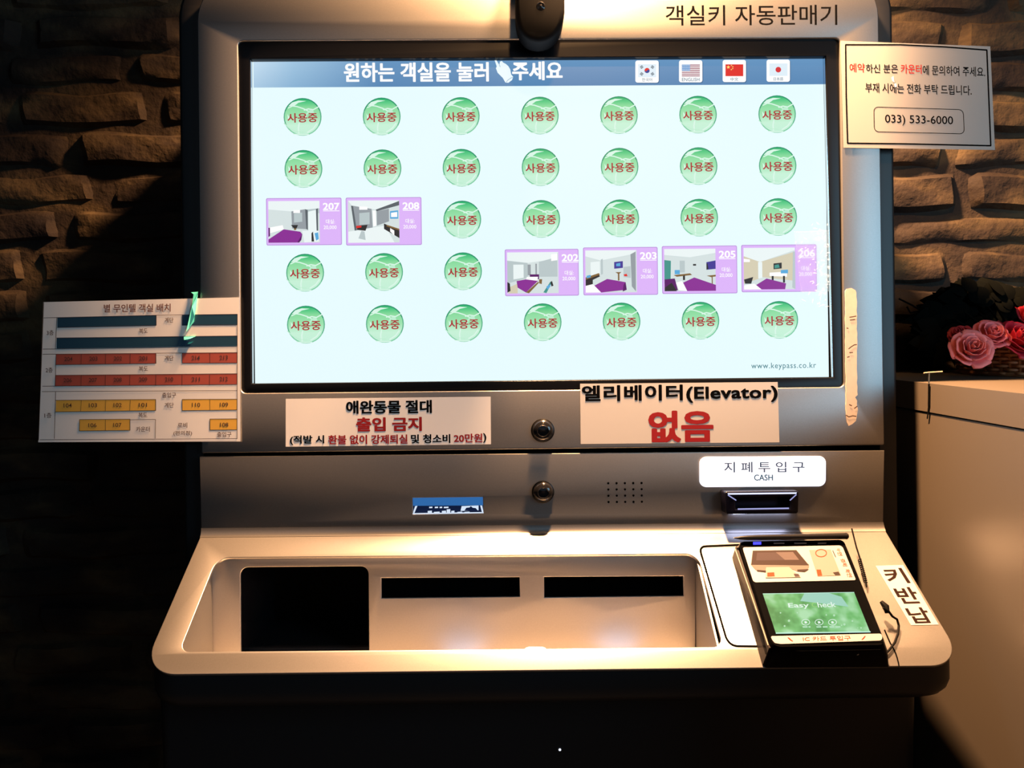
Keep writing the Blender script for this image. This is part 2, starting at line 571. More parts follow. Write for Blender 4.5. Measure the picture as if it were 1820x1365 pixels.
mb.text(scp, 'www.keypass.co.kr', quad(1335, 644.5, 1450, 657.5), emis('display_teal', 50, 120, 130), 0.002, 0.0005, 1.12)
part(mb, 'web_address', screen, 'small teal web address')
# language buttons with flags
FX = [(1129, 108), (1206.5, 107.5), (1284, 107), (1362, 106.5)]
NAVY = emis('flag_navy', 40, 70, 150)
FRED = emis('flag_red', 225, 50, 45)
FK = emis('flag_black', 40, 70, 90)
TEALT = emis('flag_caption_teal', 60, 110, 135)
PALE = emis('flag_pale_blue', 225, 240, 250)
for i, (x, y) in enumerate(FX):
    mb = MB()
    w, h = 41.5, 39.5
    mb.poly(scp, roundp([(x + 1, y + 1), (x + w + 1.4, y + 1), (x + w + 1.4, y + h + 1.2), (x + 1, y + h + 1.2)], 4, 4), emis('button_shadow_blue', 70, 110, 150), 0.0006)
    mb.poly(scp, roundp([(x, y), (x + w, y), (x + w, y + h), (x, y + h)], 4, 4), W2, 0.0008)
    cx, cy = x + w / 2, y + 18
    if i == 0:
        mb.poly(scp, [(x + 5, y + 7), (x + 37, y + 7), (x + 37, y + 30), (x + 5, y + 30)], PALE, 0.0009)
        r = 4.6
        mb.poly(scp, [(cx + r * math.cos(a), cy + r * math.sin(a)) for a in [math.pi * (0.12 + k / 12) for k in range(13)]], NAVY, 0.0010)
        mb.poly(scp, [(cx + r * math.cos(a), cy + r * math.sin(a)) for a in [math.pi * (1.12 + k / 12) for k in range(13)]], FRED, 0.0010)
        mb.disc(scp, cx - 2.2, cy - 0.8, 2.3, FRED, 0.0011, 12)
        mb.disc(scp, cx + 2.2, cy + 0.8, 2.3, NAVY, 0.0011, 12)
        for sx in (-1, 1):
            for sy in (-1, 1):
                for d in (-1.8, 0, 1.8):
                    px_, py_ = cx + sx * (9.6 + d * 0.55), cy + sy * (6.1 + d * 0.8)
                    mb.line(scp, [(px_ - 1.9, py_ + sx * sy * 1.4), (px_ + 1.9, py_ - sx * sy * 1.4)], 1.1, FK, 0.0010)
        cap = '한국어'
    elif i == 1:
        for k in range(7):
            mb.poly(scp, [(x + 5, y + 8 + k * 3.2), (x + 37, y + 8 + k * 3.2), (x + 37, y + 9.6 + k * 3.2), (x + 5, y + 9.6 + k * 3.2)], emis('flag_stripe', 150, 70, 95), 0.0009)
        mb.poly(scp, [(x + 5, y + 8), (x + 19.5, y + 8), (x + 19.5, y + 19), (x + 5, y + 19)], emis('flag_canton', 120, 165, 215), 0.0010)
        for a in range(4):
            for b in range(3):
                mb.disc(scp, x + 7 + a * 3.5, y + 10 + b * 3.4, 0.7, W2, 0.0011, 6)
        cap = 'ENGLISH'
    elif i == 2:
        mb.poly(scp, [(x + 5, y + 8), (x + 36.5, y + 8), (x + 36.5, y + 29), (x + 5, y + 29)], FRED, 0.0009)
        def star(sx, sy, r):
            mb.poly(scp, [(sx + (r if k % 2 == 0 else r * 0.42) * math.sin(k * math.pi / 5), sy - (r if k % 2 == 0 else r * 0.42) * math.cos(k * math.pi / 5)) for k in range(10)], emis('flag_yellow', 255, 225, 120), 0.0010)
        star(x + 10, y + 13, 3.6)
        for a, b in ((15.5, 10), (18, 12.3), (17.8, 15.4), (15.3, 17.4)):
            star(x + a, y + b, 1.5)
        cap = '中文'
    else:
        mb.poly(scp, [(x + 5, y + 7), (x + 37, y + 7), (x + 37, y + 29), (x + 5, y + 29)], PALE, 0.0009)
        mb.disc(scp, cx, cy, 5, emis('flag_disc_red', 215, 55, 60), 0.0010, 20)
        cap = '日本語'
    wcap = {0: 18, 1: 31, 2: 14, 3: 17}[i]
    mb.text(scp, cap, quad(cx - wcap / 2, y + 31.5, cx + wcap / 2, y + 37.5), TEALT, 0.0, 0.0011)
    part(mb, 'language_button', screen, ('language button with the Korean flag', 'language button with the United States flag', 'language button with the Chinese flag', 'language button with the Japanese flag')[i])
# occupied-room buttons: green glass balls with red lettering
def ball_mat():
    m = emis('ball_green', 150, 225, 175)
    nt = m.node_tree
    p = nt.nodes['Principled BSDF']
    tc = nt.nodes.new('ShaderNodeTexCoord')
    sx = nt.nodes.new('ShaderNodeSeparateXYZ')
    r = nt.nodes.new('ShaderNodeValToRGB')
    cr = r.color_ramp
    cr.elements[0].position, cr.elements[0].color = 0.02, lin(196, 240, 216)
    cr.elements[1].position, cr.elements[1].color = 0.98, lin(40, 178, 108)
    for q, c in ((0.28, (200, 242, 216)), (0.5, (160, 228, 178)), (0.74, (140, 220, 160)), (0.86, (92, 204, 136))):
        e = cr.elements.new(q)
        e.color = lin(*c)
    nt.links.new(tc.outputs['Generated'], sx.inputs[0])
    nt.links.new(sx.outputs[2], r.inputs[0])
    nt.links.new(r.outputs[0], p.inputs['Emission Color'])
    return m
def ball_mesh():
    sc = (scp.at(1001, 390) - scp.at(1000, 390)).length
    g = MB()
    class Loc:
        def at(self, u, v, l=0.0):
            return Vector((u * sc, -l, -v * sc))
    L = Loc()
    n = 36
    R = 33.5
    rim = emis('ball_rim', 92, 178, 138)
    for k in range(n):
        a, b = 2 * math.pi * k / n, 2 * math.pi * (k + 1) / n
        top = -math.sin((a + b) / 2)
        mm = emis('ball_rim_top', 44, 150, 110) if top > 0.3 else (rim if top > -0.5 else emis('ball_rim_low', 130, 205, 165))
        g.poly(L, [(R * math.cos(a), R * math.sin(a)), (R * math.cos(b), R * math.sin(b)), (31.4 * math.cos(b), 31.4 * math.sin(b)), (31.4 * math.cos(a), 31.4 * math.sin(a))], mm, 0.0004)
    g.disc(L, 0, 0, 31.5, ball_mat(), 0.0004, n)
    st = emis('ball_streak', 218, 247, 232)
    st2 = emis('ball_streak_soft', 192, 238, 210)
    T = lambda pts: [((x - 1324) / 3.58, (y - 192) / 3.58) for x, y in pts]      # traced on one ball of the display
    g.poly(L, T([(1236, 122), (1258, 100), (1300, 88), (1350, 92), (1300, 102), (1272, 122)]), st, 0.0005)
    for pts, w, mm in (([(1234, 134), (1262, 122), (1290, 126), (1330, 140), (1364, 158)], 2.0, st),
                       ([(1334, 150), (1362, 142), (1392, 148), (1426, 130)], 2.0, st),
                       ([(1366, 158), (1350, 176), (1340, 200)], 2.6, st2),
                       ([(1298, 296), (1296, 262), (1302, 232)], 2.4, st),
                       ([(1206, 230), (1238, 262), (1280, 284), (1330, 290)], 1.6, st2),
                       ([(1352, 292), (1390, 268), (1414, 236)], 2.2, st),
                       ([(1264, 300), (1320, 306), (1360, 304)], 1.6, st)):
        g.line(L, T(pts), w, mm, 0.0005)
    g.poly(L, T([(1228, 172), (1240, 190), (1244, 218), (1232, 206)]), st, 0.0005)
    g.poly(L, T([(1360, 158), (1374, 146), (1392, 152), (1398, 170), (1376, 172)]), st2, 0.00055)
    q = [(-26.5, -6.5), (26, -6.5), (26, 10), (-26.5, 10)]
    g.text(L, '사용중', q, emis('ball_lettering_red', 172, 50, 56), 0.006, 0.0008, 1.0, 0.3)
    o = g.build('room_button', kiosk, None)
    return o
KROT = (KM.to_3x3() @ Matrix.Rotation(math.radians(0.62), 3, 'Y').inverted()).to_euler()
CARDS = {(2, 0), (2, 1), (3, 3), (3, 4), (3, 5), (3, 6)}
proto = None
for r in range(5):
    for c in range(7):
        if (r, c) in CARDS:
            continue
        u, v = bil([(538, 208), (1381, 203), (1385, 568.5), (544, 577)], c / 6, r / 4)
        if proto is None:
            proto = o = ball_mesh()
        else:
            o = proto.copy()
            COL.objects.link(o)
        o.parent = screen
        o.location = scp.at(u, v, 0.0) - kiosk.location
        o.rotation_euler = KROT
# free-room cards with a little room picture each
LILAC = emis('card_lilac', 222, 182, 250)
LILACD = emis('card_lilac_edge', 188, 146, 220)
PURP = emis('bed_purple', 140, 50, 150)
PURPD = emis('bed_purple_dark', 92, 30, 104)
PWALL = emis('picture_wall', 214, 226, 226)
PCEIL = emis('picture_ceiling', 236, 246, 246)
PGREY = emis('picture_grey', 150, 158, 164)
PDGREY = emis('picture_dark_grey', 92, 100, 106)
PDARK = emis('picture_dark', 48, 48, 50)
PBROWN = emis('picture_brown', 130, 100, 60)
PBEIGE = emis('picture_beige', 214, 206, 180)
PTEAL = emis('picture_curtain', 70, 150, 140)
PBLUE = emis('picture_screen_blue', 90, 170, 220)
PVIOLET = emis('picture_screen_violet', 70, 60, 150)
PSHADE = emis('picture_shade', 186, 200, 202)
PICS = {
 '207': [(PCEIL, (0, 0, 1, 0, 1, .3, .6, .22, .45, .25, 0, .2)), (PSHADE, (.62, .22, 1, .18, 1, .3, .72, .27)), (PGREY, (.45, .25, .72, .2, .74, .68, .46, .66)), (PSHADE, (.5, .3, .66, .28, .66, .5, .5, .52)), (W2, (.49, .22, .62, .22, .62, .29, .49, .29)), (PDGREY, (.72, .2, .77, .22, .77, .7, .74, .68)), (PCEIL, (.78, .26, .93, .22, .94, .74, .78, .72)), (PDGREY, (.93, .2, .97, .18, .97, .72, .94, .74)),
         (W2, (0, .64, .28, .58, .3, .68, 0, .78)), (PURPD, (0, .64, .03, .64, .03, .84, 0, .86)), (PURP, (.0, .92, .3, .68, .62, .74, .66, .8, .56, 1, 0, 1)), (PURPD, (.56, 1, .66, .8, .64, .94, .6, 1)), (PCEIL, (.66, .72, .98, .72, .98, .98, .7, 1)), (PDARK, (.44, .58, .58, .58, .55, .66, .5, .66)), (PDARK, (.84, .78, .87, .74, .89, .98, .84, .98)), (PBLUE, (.9, .78, .97, .76, .98, .92, .93, .96)), (PBROWN, (.5, .66, .55, .66, .54, .7, .5, .7))],
 '208': [(PCEIL, (0, 0, 1, 0, .62, .24, .46, .2, .08, .12)), (PGREY, (.08, .12, .46, .2, .48, .66, .14, .72)), (PSHADE, (.22, .3, .42, .28, .42, .56, .22, .58)), (PDGREY, (.06, .12, .1, .13, .17, .72, .13, .74)), (W2, (.22, .14, .38, .15, .38, .22, .22, .22)), (W2, (.48, .24, .54, .24, .55, .6, .49, .62)), (PDGREY, (.54, .22, 1, .02, 1, .12, .56, .26)), (PGREY, (.56, .26, .8, .2, .8, .5, .56, .6)),
         (PCEIL, (0, .74, .5, .64, .72, .6, .9, 1, 0, 1)), (PBLUE, (.82, .26, .98, .24, .98, .44, .82, .44)), (W2, (.84, .3, .96, .28, .96, .4, .84, .4)), (PDARK, (.7, .55, 1, .72, 1, .9, .7, .68)), (PBROWN, (.75, .58, 1, .68, 1, .72, .75, .62)), (W2, (.82, .66, .9, .72, .9, .84, .82, .74)), (PDARK, (.16, .6, .38, .58, .34, .72, .18, .7)), (FRED, (.16, .6, .26, .6, .26, .64, .16, .66)), (PSHADE, (.2, .9, .26, .72, .32, .74, .34, .94))],
 '202': [(PCEIL, (0, 0, 1, 0, .88, .18, .4, .26, 0, .2)), (PSHADE, (0, .2, .4, .26, .4, .62, 0, .76)), (PCEIL, (.12, .3, .32, .3, .32, .62, .12, .66)), (PGREY, (.4, .3, .46, .3, .46, .56, .4, .56)), (PGREY, (.55, .28, .58, .28, .58, .56, .55, .56)), (PSHADE, (.62, .24, .98, .12, .98, .6, .62, .6)), (W2, (.86, .06, .98, .04, .98, .2, .86, .22)), (PBEIGE, (.02, .86, .2, .76, .2, 1, .02, 1)),
         (PURPD, (.44, .54, .62, .54, .62, .66, .44, .64)), (W2, (.38, .6, .6, .6, .58, .74, .36, .7)), (PURP, (.18, .7, .36, .66, .6, .7, .36, .98, .2, .86)), (PBROWN, (.36, .98, .6, .72, .62, .74, .42, 1)), (PDARK, (0, .72, .05, .76, .06, .94, 0, .98)), (PTEAL, (.7, .98, .84, .72, .88, .72, .76, 1)), (PDARK, (.84, .74, .87, .7, .9, .82, .86, .84)), (PBLUE, (.76, .84, .84, .78, .84, .84, .78, .92)), (PBROWN, (.62, .66, .68, .66, .67, .78, .62, .76))],
 '203': [(PCEIL, (0, 0, 1, 0, .9, .1, .3, .24, 0, .14)), (PSHADE, (.3, .22, .34, .2, .34, .56, .3, .58)), (PCEIL, (.1, .28, .28, .26, .28, .62, .1, .64)), (PVIOLET, (.56, .28, .73, .26, .73, .42, .56, .44)), (PBLUE, (.6, .32, .68, .3, .68, .38, .6, .38)), (PGREY, (.88, .1, .98, .04, .98, .98, .9, .86)), (PSHADE, (.74, .4, .88, .38, .88, .66, .74, .64)), (FRED, (.74, .58, .8, .56, .82, .62, .76, .62)),
         (PBROWN, (.58, .52, .7, .52, .66, .56, .66, .72, .63, .72, .63, .56)), (PDARK, (0, .66, .26, .56, .28, .62, .14, .7, .14, .8, 0, .84)), (PBROWN, (0, .64, .26, .54, .28, .58, 0, .7)), (PURP, (.16, .84, .42, .68, .78, .76, .8, .94, .3, 1)), (PURPD, (.78, .76, .8, .94, .72, .98, .74, .82)), (W2, (0, .84, .14, .8, .3, 1, 0, 1)), (PBLUE, (.02, .6, .1, .58, .1, .64, .02, .66))],
 '205': [(PCEIL, (0, 0, 1, 0, 1, .1, .5, .2, 0, .14)), (PTEAL, (0, .26, .13, .28, .12, .72, 0, .82)), (PSHADE, (.3, .28, .4, .28, .4, .56, .3, .56)), (PDARK, (.56, .36, .62, .36, .62, .4, .56, .4)), (PVIOLET, (.82, .32, 1, .28, 1, .48, .82, .5)), (PDARK, (.82, .36, .84, .34, .86, .48, .82, .5)), (PBLUE, (.2, .5, .3, .5, .3, .6, .2, .6)), (PBROWN, (.18, .62, .5, .58, .54, .62, .24, .66)),
         (PDARK, (.36, .64, .4, .62, .4, .74, .36, .74)), (PBROWN, (.82, .64, 1, .62, 1, .66, .94, .67, .94, .84, .92, .84, .92, .68)), (PURPD, (0, .72, .2, .7, .26, .98, 0, 1)), (PDARK, (0, .92, .14, .8, .24, 1, 0, 1)), (W2, (.22, .8, .34, .76, .46, 1, .28, .98)), (PURP, (.36, .8, .58, .68, 1, .86, 1, 1, .44, 1))],
 '206': [(PCEIL, (0, 0, 1, 0, 1, .06, .32, .34, 0, .2)), (PBEIGE, (0, .2, .32, .34, .3, .74, 0, .86)), (PBEIGE, (.32, .34, 1, .1, 1, .8, .32, .7)), (PCEIL, (.28, .34, .36, .34, .36, .72, .28, .74)), (W2, (0, .26, .12, .28, .12, .34, 0, .34)), (PDARK, (.58, .38, .74, .36, .74, .5, .58, .52)), (PTEAL, (.6, .42, .68, .4, .7, .48, .6, .5)), (W2, (.5, .6, .84, .58, .84, .7, .5, .68)), (PBLUE, (.72, .54, .86, .53, .86, .62, .72, .62)),
         (PDARK, (.54, .68, .58, .68, .58, .78, .54, .78)), (PDARK, (.76, .68, .8, .68, .8, .84, .76, .84)), (PDARK, (.0, .76, .18, .7, .14, .86, .02, .86)), (PURP, (.2, .92, .44, .74, .82, .86, .8, 1, .3, 1)), (W2, (0, .9, .2, .86, .34, 1, 0, 1)), (PSHADE, (.96, .1, 1, .1, 1, 1, .94, .96))],
}
for num, (x0, y0, x1, y1) in (('207', (473.5, 352, 607.5, 436)), ('208', (615, 351, 749.5, 436)), ('202', (897.5, 443, 1028.5, 526)), ('203', (1036.5, 439.5, 1169, 524.5)), ('205', (1176.5, 437, 1310, 522)), ('206', (1317.5, 435, 1451, 519))):
    mb = MB()
    q = quad(x0, y0, x1, y1)
    mb.poly(scp, roundp(q, 2.5, 3), LILACD, 0.0005)
    mb.poly(scp, roundp(quad(x0 + 1.3, y0 + 1.3, x1 - 1.3, y1 - 1.3), 2, 3), LILAC, 0.0006)
    pq = quad(x0 + 4, y0 + 5.5, x0 + 95, y1 - 4.5)
    mb.poly(scp, pq, PWALL, 0.0007)
    for k, (mm, xy) in enumerate(PICS[num]):
        mb.poly(scp, [bil(pq, xy[2 * i], xy[2 * i + 1]) for i in range(len(xy) // 2)], mm, 0.0008 + k * 0.00004)
    mb.text(scp, num, quad(x0 + 101, y0 + 9, x0 + 130, y0 + 21.5), W2, 0.012, 0.0008, fat=0.4)
    mb.poly(scp, quad(x0 + 101, y0 + 22.5, x0 + 130, y0 + 23.7), W2, 0.0008)
    mb.text(scp, '대실:', quad(x0 + 106, y0 + 38, x0 + 122, y0 + 46), W2, 0.01, 0.0008)
    mb.text(scp, '20,000', quad(x0 + 102, y0 + 49, x0 + 125, y0 + 56.5), W2, 0.01, 0.0008)
    part(mb, 'room_card', screen, 'lilac card for room ' + num + ' with a bedroom picture')
# lower silver panel, fold and sloping shelf
ZL = [(354.5, 811.5), (1572, 800.5), (1570, 928), (357.5, 939)]
ID_Q = [(733, 885), (858, 883.5), (859, 911.5), (734, 914)]
BILL_Q = [(1293, 876), (1416, 874.5), (1415, 911), (1294, 912)]
holes = [ID_Q, BILL_Q]
mb = MB()
mb.plate(FP, ZL, holes, 0.004, SILVER, 0.0009)
lo = part(mb, 'lower_panel', label='silver lower panel with a speaker grid')
mb = MB()
HOLE, HRIM = mat('speaker_hole', (0.002, 0.002, 0.002, 1), 0.9, 0, 0.0), mat('hole_rim', (0.45, 0.44, 0.43, 1), 0.3, 0.8)
for i in range(5):
    for j in range(4):
        u, v = 1081 + 14.8 * i + 0.2 * j, 859 + 11.1 * j - 0.12 * i
        mb.disc(FP, u, v + 0.5, 2.3, HRIM, 0.00004, 12)
        mb.disc(FP, u, v, 2.1, HOLE, 0.00008, 12)
part(mb, 'speaker_grille', lo, 'grid of twenty small speaker holes')
mb = MB()
mb.plate(kplane(0.005), [(360, 812), (1566, 801), (1566, 900), (1430, 935), (360, 935)], [[(728, 878), (864, 878), (864, 918), (728, 918)], [(1285, 868), (1424, 867), (1424, 918), (1285, 919)]], 0.003, DARKIN)
mb.box(lambda x, y, z: K(x, y, z), kz(362, 800, .006).x, kz(1564, 800, .006).x, 0.006, 0.010, kz(900, 812, .006).z, kz(900, 786, .006).z, DARKIN)
part(mb, 'backing_plate', lo, 'dark gap behind the silver panels')
SH_OUT = roundp([(355.5, 955), (1574.5, 944.5), (1717, 1183), (249, 1199.5)], [0, 0, 62, 62], 12)
RC_HOLE = roundp([(386, 991), (1240, 984.5), (1285, 1149.5), (319, 1158.5)], [22, 22, 18, 18], 8)
mb = MB()
mb.plate(SP, SH_OUT, [RC_HOLE], 0.0035, SILVER, 0.0008)
rows = []
for s in range(9):
    t = s / 8
    L = []
    for p0, p1, p2 in (((357.5, 938.5), (357.5, 948.5), (355.5, 955)), ((1570, 927.5), (1572, 938), (1574.5, 944.5))):
        a, b, c = FP.at(*p0), FP.at(*p1), SP.at(*p2)
        L.append(a * (1 - t) ** 2 + b * 2 * t * (1 - t) + c * t * t)
    rows.append(L)
nxs = 8
V = [rows[s][0].lerp(rows[s][1], i / nxs) for s in range(9) for i in range(nxs + 1)]
mb.add(V, [(s * (nxs + 1) + i, s * (nxs + 1) + i + 1, (s + 1) * (nxs + 1) + i + 1, (s + 1) * (nxs + 1) + i) for s in range(8) for i in range(nxs)], SILVER)
# the small finger tab on the front lip
mb.plate(SP, roundp([(930, 1153.5), (937, 1149), (966, 1149), (973, 1153)], [0, 4, 4, 0], 3), [], 0.003, SILVER, 0.0006)
# seam of the inset plate around the card terminal
SEAM = mat('dark_seam', (0.002, 0.002, 0.002, 1), 0.9, 0, 0.0)
sm = [(1318, 968.5), (1256, 971)] + bez((1256, 971), (1242, 971), (1246, 984), 6) + [(1290, 1132)] + bez((1290, 1132), (1296, 1148), (1312, 1148.5), 6) + [(1360, 1149)]
mb.line(SP, sm, 3.6, SEAM, 0.0003)
sm2 = [(1572, 1120), (1582, 1143)] + bez((1582, 1143), (1594, 1160), (1598, 1186), 6)
mb.line(SP, sm2, 2.4, SEAM, 0.0003)
shelf = part(mb, 'shelf', label='sloping silver shelf with a recessed tray')
# black tray body under the shelf
def under(u, v, drop, inset):
    p = KINV @ SP.at(u, v, -0.0045)
    c = KINV @ SP.at(965, 1075)
    x, y = p.x, p.y
    if inset:
        d = Vector((x - c.x, y - c.y))
        x -= math.copysign(min(abs(x - c.x), inset), x - c.x)
        y += inset if y < c.y else 0
    zf = (KINV @ B_PT).z
    return K(x, y, p.z if drop is None else zf - drop)
ring = roundp([(357, 958), (1573, 948), (1715, 1182), (251, 1198)], [0, 0, 62, 62], 12)
mb = MB()
rings = [[under(u, v, d, i) for u, v in ring] for d, i in ((None, 0), (0.018, 0), (0.026, 0.002), (0.032, 0.006), (0.0355, 0.012), (0.0365, 0.02))]
nr = len(ring)
mb.add([p for r in rings for p in r], [(i * nr + k, i * nr + (k + 1) % nr, (i + 1) * nr + (k + 1) % nr, (i + 1) * nr + k) for i in range(len(rings) - 1) for k in range(1, nr)]
       + [tuple((len(rings) - 1) * nr + k for k in range(nr))], BLACKM)
part(mb, 'tray_body', label='black rounded fascia under the shelf')
# pedestal down to the floor
mb = MB()
px0, px1 = kz(322, 600, 0.01).x, kz(1640, 1280, -0.06).x
zt = K(0, -0.05, (KINV @ B_PT).z - 0.034).z
def W3(x, y, z):
    return Vector((x, y, z))
pr = roundp([(px0, -0.075), (px1, -0.075), (px1, 0.20), (px0, 0.20)], 0.012, 5)
mb.loft([[Vector((x, y, z)) for x, y in pr] for z in (0.0, zt)], BLACKM)
ped = part(mb, 'pedestal', label='black pedestal')
mb = MB()
pfp = Plane((0, -0.075, 0), (0, -1, 0))
mb.disc(pfp, 995, 1332, 2.4, emis('status_white', 235, 240, 255, 1.2), 0.0006, 10)
part(mb, 'status_light', ped, 'tiny white status light')
# recess: back panel with openings, side walls and floor
SILVER_LIT = mat('silver_paint_lit', (0.50, 0.475, 0.455, 1), 0.42, 0.85, 0.5, noise=(900, 0.08))  # lighter copy of the silver paint, the tray's brightness put into its colour
RBY = (KINV @ SP.at(812, 987.7)).y + 0.0045
RB = kplane(RBY)
zf = (KINV @ B_PT).z - 0.026
mb = MB()
back_out = [(376, 992), (1236, 986), (1236, 1190), (376, 1192)]
BOX_H = roundp([(427, 1008.5), (655, 1006.5), (656, 1172), (428, 1173)], [14, 14, 0, 0], 5)
S1 = [(677.5, 1027.5), (923.5, 1026), (924, 1060.5), (678, 1063.5)]
S2 = [(967, 1025.5), (1214.5, 1024), (1215, 1059), (967.5, 1062)]
mb.plate(RB, back_out, [BOX_H, S1, S2], 0.003, SILVER_LIT, 0.0008)
part(mb, 'tray_back', shelf, 'silver back of the tray with three dark openings')
xl, xr = kz(377, 1000, RBY).x, kz(1235, 1000, RBY).x
hole_k = [KINV @ SP.at(u, v, -0.003) for u, v in RC_HOLE]
y_front = min(p.y for p in hole_k) - 0.001
mb = MB()
def side_wall(x):
    A0 = KINV @ SP.at(900, 986, -0.0036)
    A1 = KINV @ SP.at(900, 1168, -0.0036)
    pts = [(A0.y + 0.004, A0.z - 0.001), (A0.y, A0.z), (A1.y, A1.z), (A1.y, zf), (A0.y + 0.004, zf)]
    a = [K(x, y, z) for y, z in pts]
    b = [K(x + (0.002 if x > 0 else -0.002), y, z) for y, z in pts]
    mb.loft([a, b], SILVER)
side_wall(xl)
side_wall(xr)
mb.box(K, xl - 0.002, xr + 0.002, y_front - 0.004, 0.0, zf - 0.002, zf, SILVER_LIT)
mb.box(K, xl - 0.002, xr + 0.002, y_front - 0.006, y_front - 0.004, zf - 0.002, (KINV @ SP.at(900, 1168, -0.0036)).z, SILVER)
part(mb, 'tray_liner', shelf, 'silver side walls and floor of the tray')
mb = MB()
for q, d in ((BOX_H, 0.12), (S1, 0.02), (S2, 0.02)):
    us, vs = [p[0] for p in q], [p[1] for p in q]
    a, b = kz(min(us) - 1, min(vs) - 1, RBY + 0.003), kz(max(us) + 1, max(vs) + 1, RBY + 0.003)
    d += RBY
    mb.box(K, a.x - 0.002, a.x, RBY + 0.0032, d, b.z, a.z, GLOSSK)
    mb.box(K, b.x, b.x + 0.002, RBY + 0.0032, d, b.z, a.z, GLOSSK)
    mb.box(K, a.x, b.x, RBY + 0.0032, d, a.z, a.z + 0.002, GLOSSK)
    mb.box(K, a.x, b.x, RBY + 0.0032, d, b.z - 0.002, b.z, GLOSSK)
    mb.box(K, a.x, b.x, d, d + 0.002, b.z, a.z, DARKIN)
part(mb, 'outlet_cavity', shelf, 'dark cavities behind the tray openings')
TRAYGLOW = mat('added_tray_glow', (0, 0, 0, 1), emit=(0.72, 0.78, 1.0, 1), strength=2.2)  # hidden lamps added for the two cool glows on the tray back
for u in (818, 1104):
    mb = MB()
    c = kz(u, 1100, -0.004)
    mb.lathe(K(c.x, -0.058, zf), KM.to_3x3() @ Vector((0, 0, 1)), (1, 0, 0), [(0.024, 0.0), (0.024, 0.002), (0.022, 0.003), (0.0, 0.0032)], TRAYGLOW, 20)
    part(mb, 'added_tray_lamp', shelf, 'small cool white lamp added in the tray floor for its glow')
# round lens eyes
def eye(u, v, r, parent):
    p = FP.at(u, v)
    k = (FP.at(u + 1, v) - p).length
    R = r * k
    n = -KY
    up = KM.to_3x3() @ Vector((0, 0, 1))
    mb = MB()
    chrome = mat('lens_ring_chrome', (0.035, 0.035, 0.036, 1), 0.3, 1.0)
    mb.lathe(p, n, up, [(R, -0.001), (R, 0.002), (R * 0.98, 0.0028), (R * 0.95, 0.003), (R * 0.93, 0.0026)], chrome)
    o = part(mb, 'lens_eye', parent, 'round black lens with a dark chrome ring')
    mb = MB()
    mb.lathe(p, n, up, [(R * 0.94, 0.0020), (R * 0.88, 0.0050), (R * 0.72, 0.0072), (R * 0.5, 0.0082), (R * 0.42, 0.0074), (R * 0.2, 0.0079), (0, 0.008)], GLOSSK)
    d = mb.build('lens', o if parent is None else o, kiosk)
eye(964.5, 765, 21, None)
eye(965, 874, 20, None)
# identity card reader window
mb = MB()
idp = kplane(0.007)
BL1 = emis('window_blue', 48, 104, 168, 1.0)
BL2 = emis('window_navy', 14, 26, 58, 1.0)
IW = emis('window_white', 215, 230, 250, 1.0)
mb.plate(idp, [(724, 876), (868, 874), (868, 920), (724, 922)], [], 0.002, DARKIN, 0, -0.0002)
mb.poly(idp, [(728, 880), (864, 879), (864, 900), (728, 901)], BL1, 0.0002)
mb.poly(idp, [(728, 899), (864, 898), (864, 917), (728, 918)], BL2, 0.0003)
Z = lambda pts: [(490 + x / 3.5, 660 + y / 3.5) for x, y in pts]
mb.poly(idp, Z([(1157, 838), (1262, 834), (1262, 864), (1150, 868)]), IW, 0.0004)
mb.poly(idp, Z([(1174, 866), (1186, 848), (1206, 846), (1214, 838), (1226, 848), (1244, 850), (1258, 866)]), BL2, 0.0005)
for x0, x1 in ((955, 975), (990, 1010), (1020, 1036), (1046, 1075)):
    mb.poly(idp, Z([(x0, 842), (x1, 841), (x1, 850), (x0, 851)]), IW, 0.0004)
for x0, x1, y0 in ((946, 972, 868), (984, 1020, 874), (1034, 1060, 868), (1064, 1086, 858), (1092, 1112, 868), (1130, 1160, 874), (1174, 1206, 874)):
    mb.poly(idp, Z([(x0, y0), (x1, y0 - 2), (x1, 888), (x0, 888)]), IW, 0.0004)
mb.poly(idp, Z([(868, 838), (882, 836), (862, 884), (852, 884)]), IW, 0.0004)
mb.poly(idp, Z([(1272, 834), (1284, 834), (1294, 878), (1284, 880)]), IW, 0.0004)
part(mb, 'card_scanner', lo, 'blue lit scanner window')
mb = MB()
mb.line(FP, [(734, 913), (859, 911)], 2.2, emis('window_edge', 210, 225, 245, 1.0), 0.0004)
part(mb, 'scanner_edge', lo, 'bright lower edge of the scanner window')
# cash sign and bill slot
SIGN = roundp([(1243, 812), (1467, 810.5), (1466.5, 864), (1243, 865.5)], 12, 6)
mb = MB()
GLOW = mat('sign_glow', (0.6, 0.6, 0.62, 1), 0.3, emit=(0.80, 0.86, 1.0, 1), strength=1.5)
mb.plate(FP, SIGN, [], 0.003, GLOW, 0.001, 0.0022)
sg = part(mb, 'cash_sign', lo, 'white backlit cash sign')
mb = MB()
mb.text(FP, '지 폐 투 입 구', quad(1286, 820.5, 1428, 839, -0.004), emis('sign_grey', 66, 74, 92), 0.0, 0.0026, fat=0.25)
mb.text(FP, 'CASH', quad(1339, 843, 1372, 853.5, -0.004), emis('sign_teal', 30, 72, 90), 0.004, 0.0026, fat=0.25)
part(mb, 'lettering', sg)
mb = MB()
DKB = mat('bill_slot_plastic', (0.004, 0.004, 0.010, 1), 0.25, 0, 0.25)
bo = kplane(-0.016)
b_out = roundp([(1288, 874), (1420, 872.5), (1419, 913), (1290, 914)], 4, 3)
b_in = [(1306, 884), (1404, 883), (1404, 904), (1308, 905)]
mb.plate(bo, b_out, [b_in], 0.020, DKB, 0.0012)
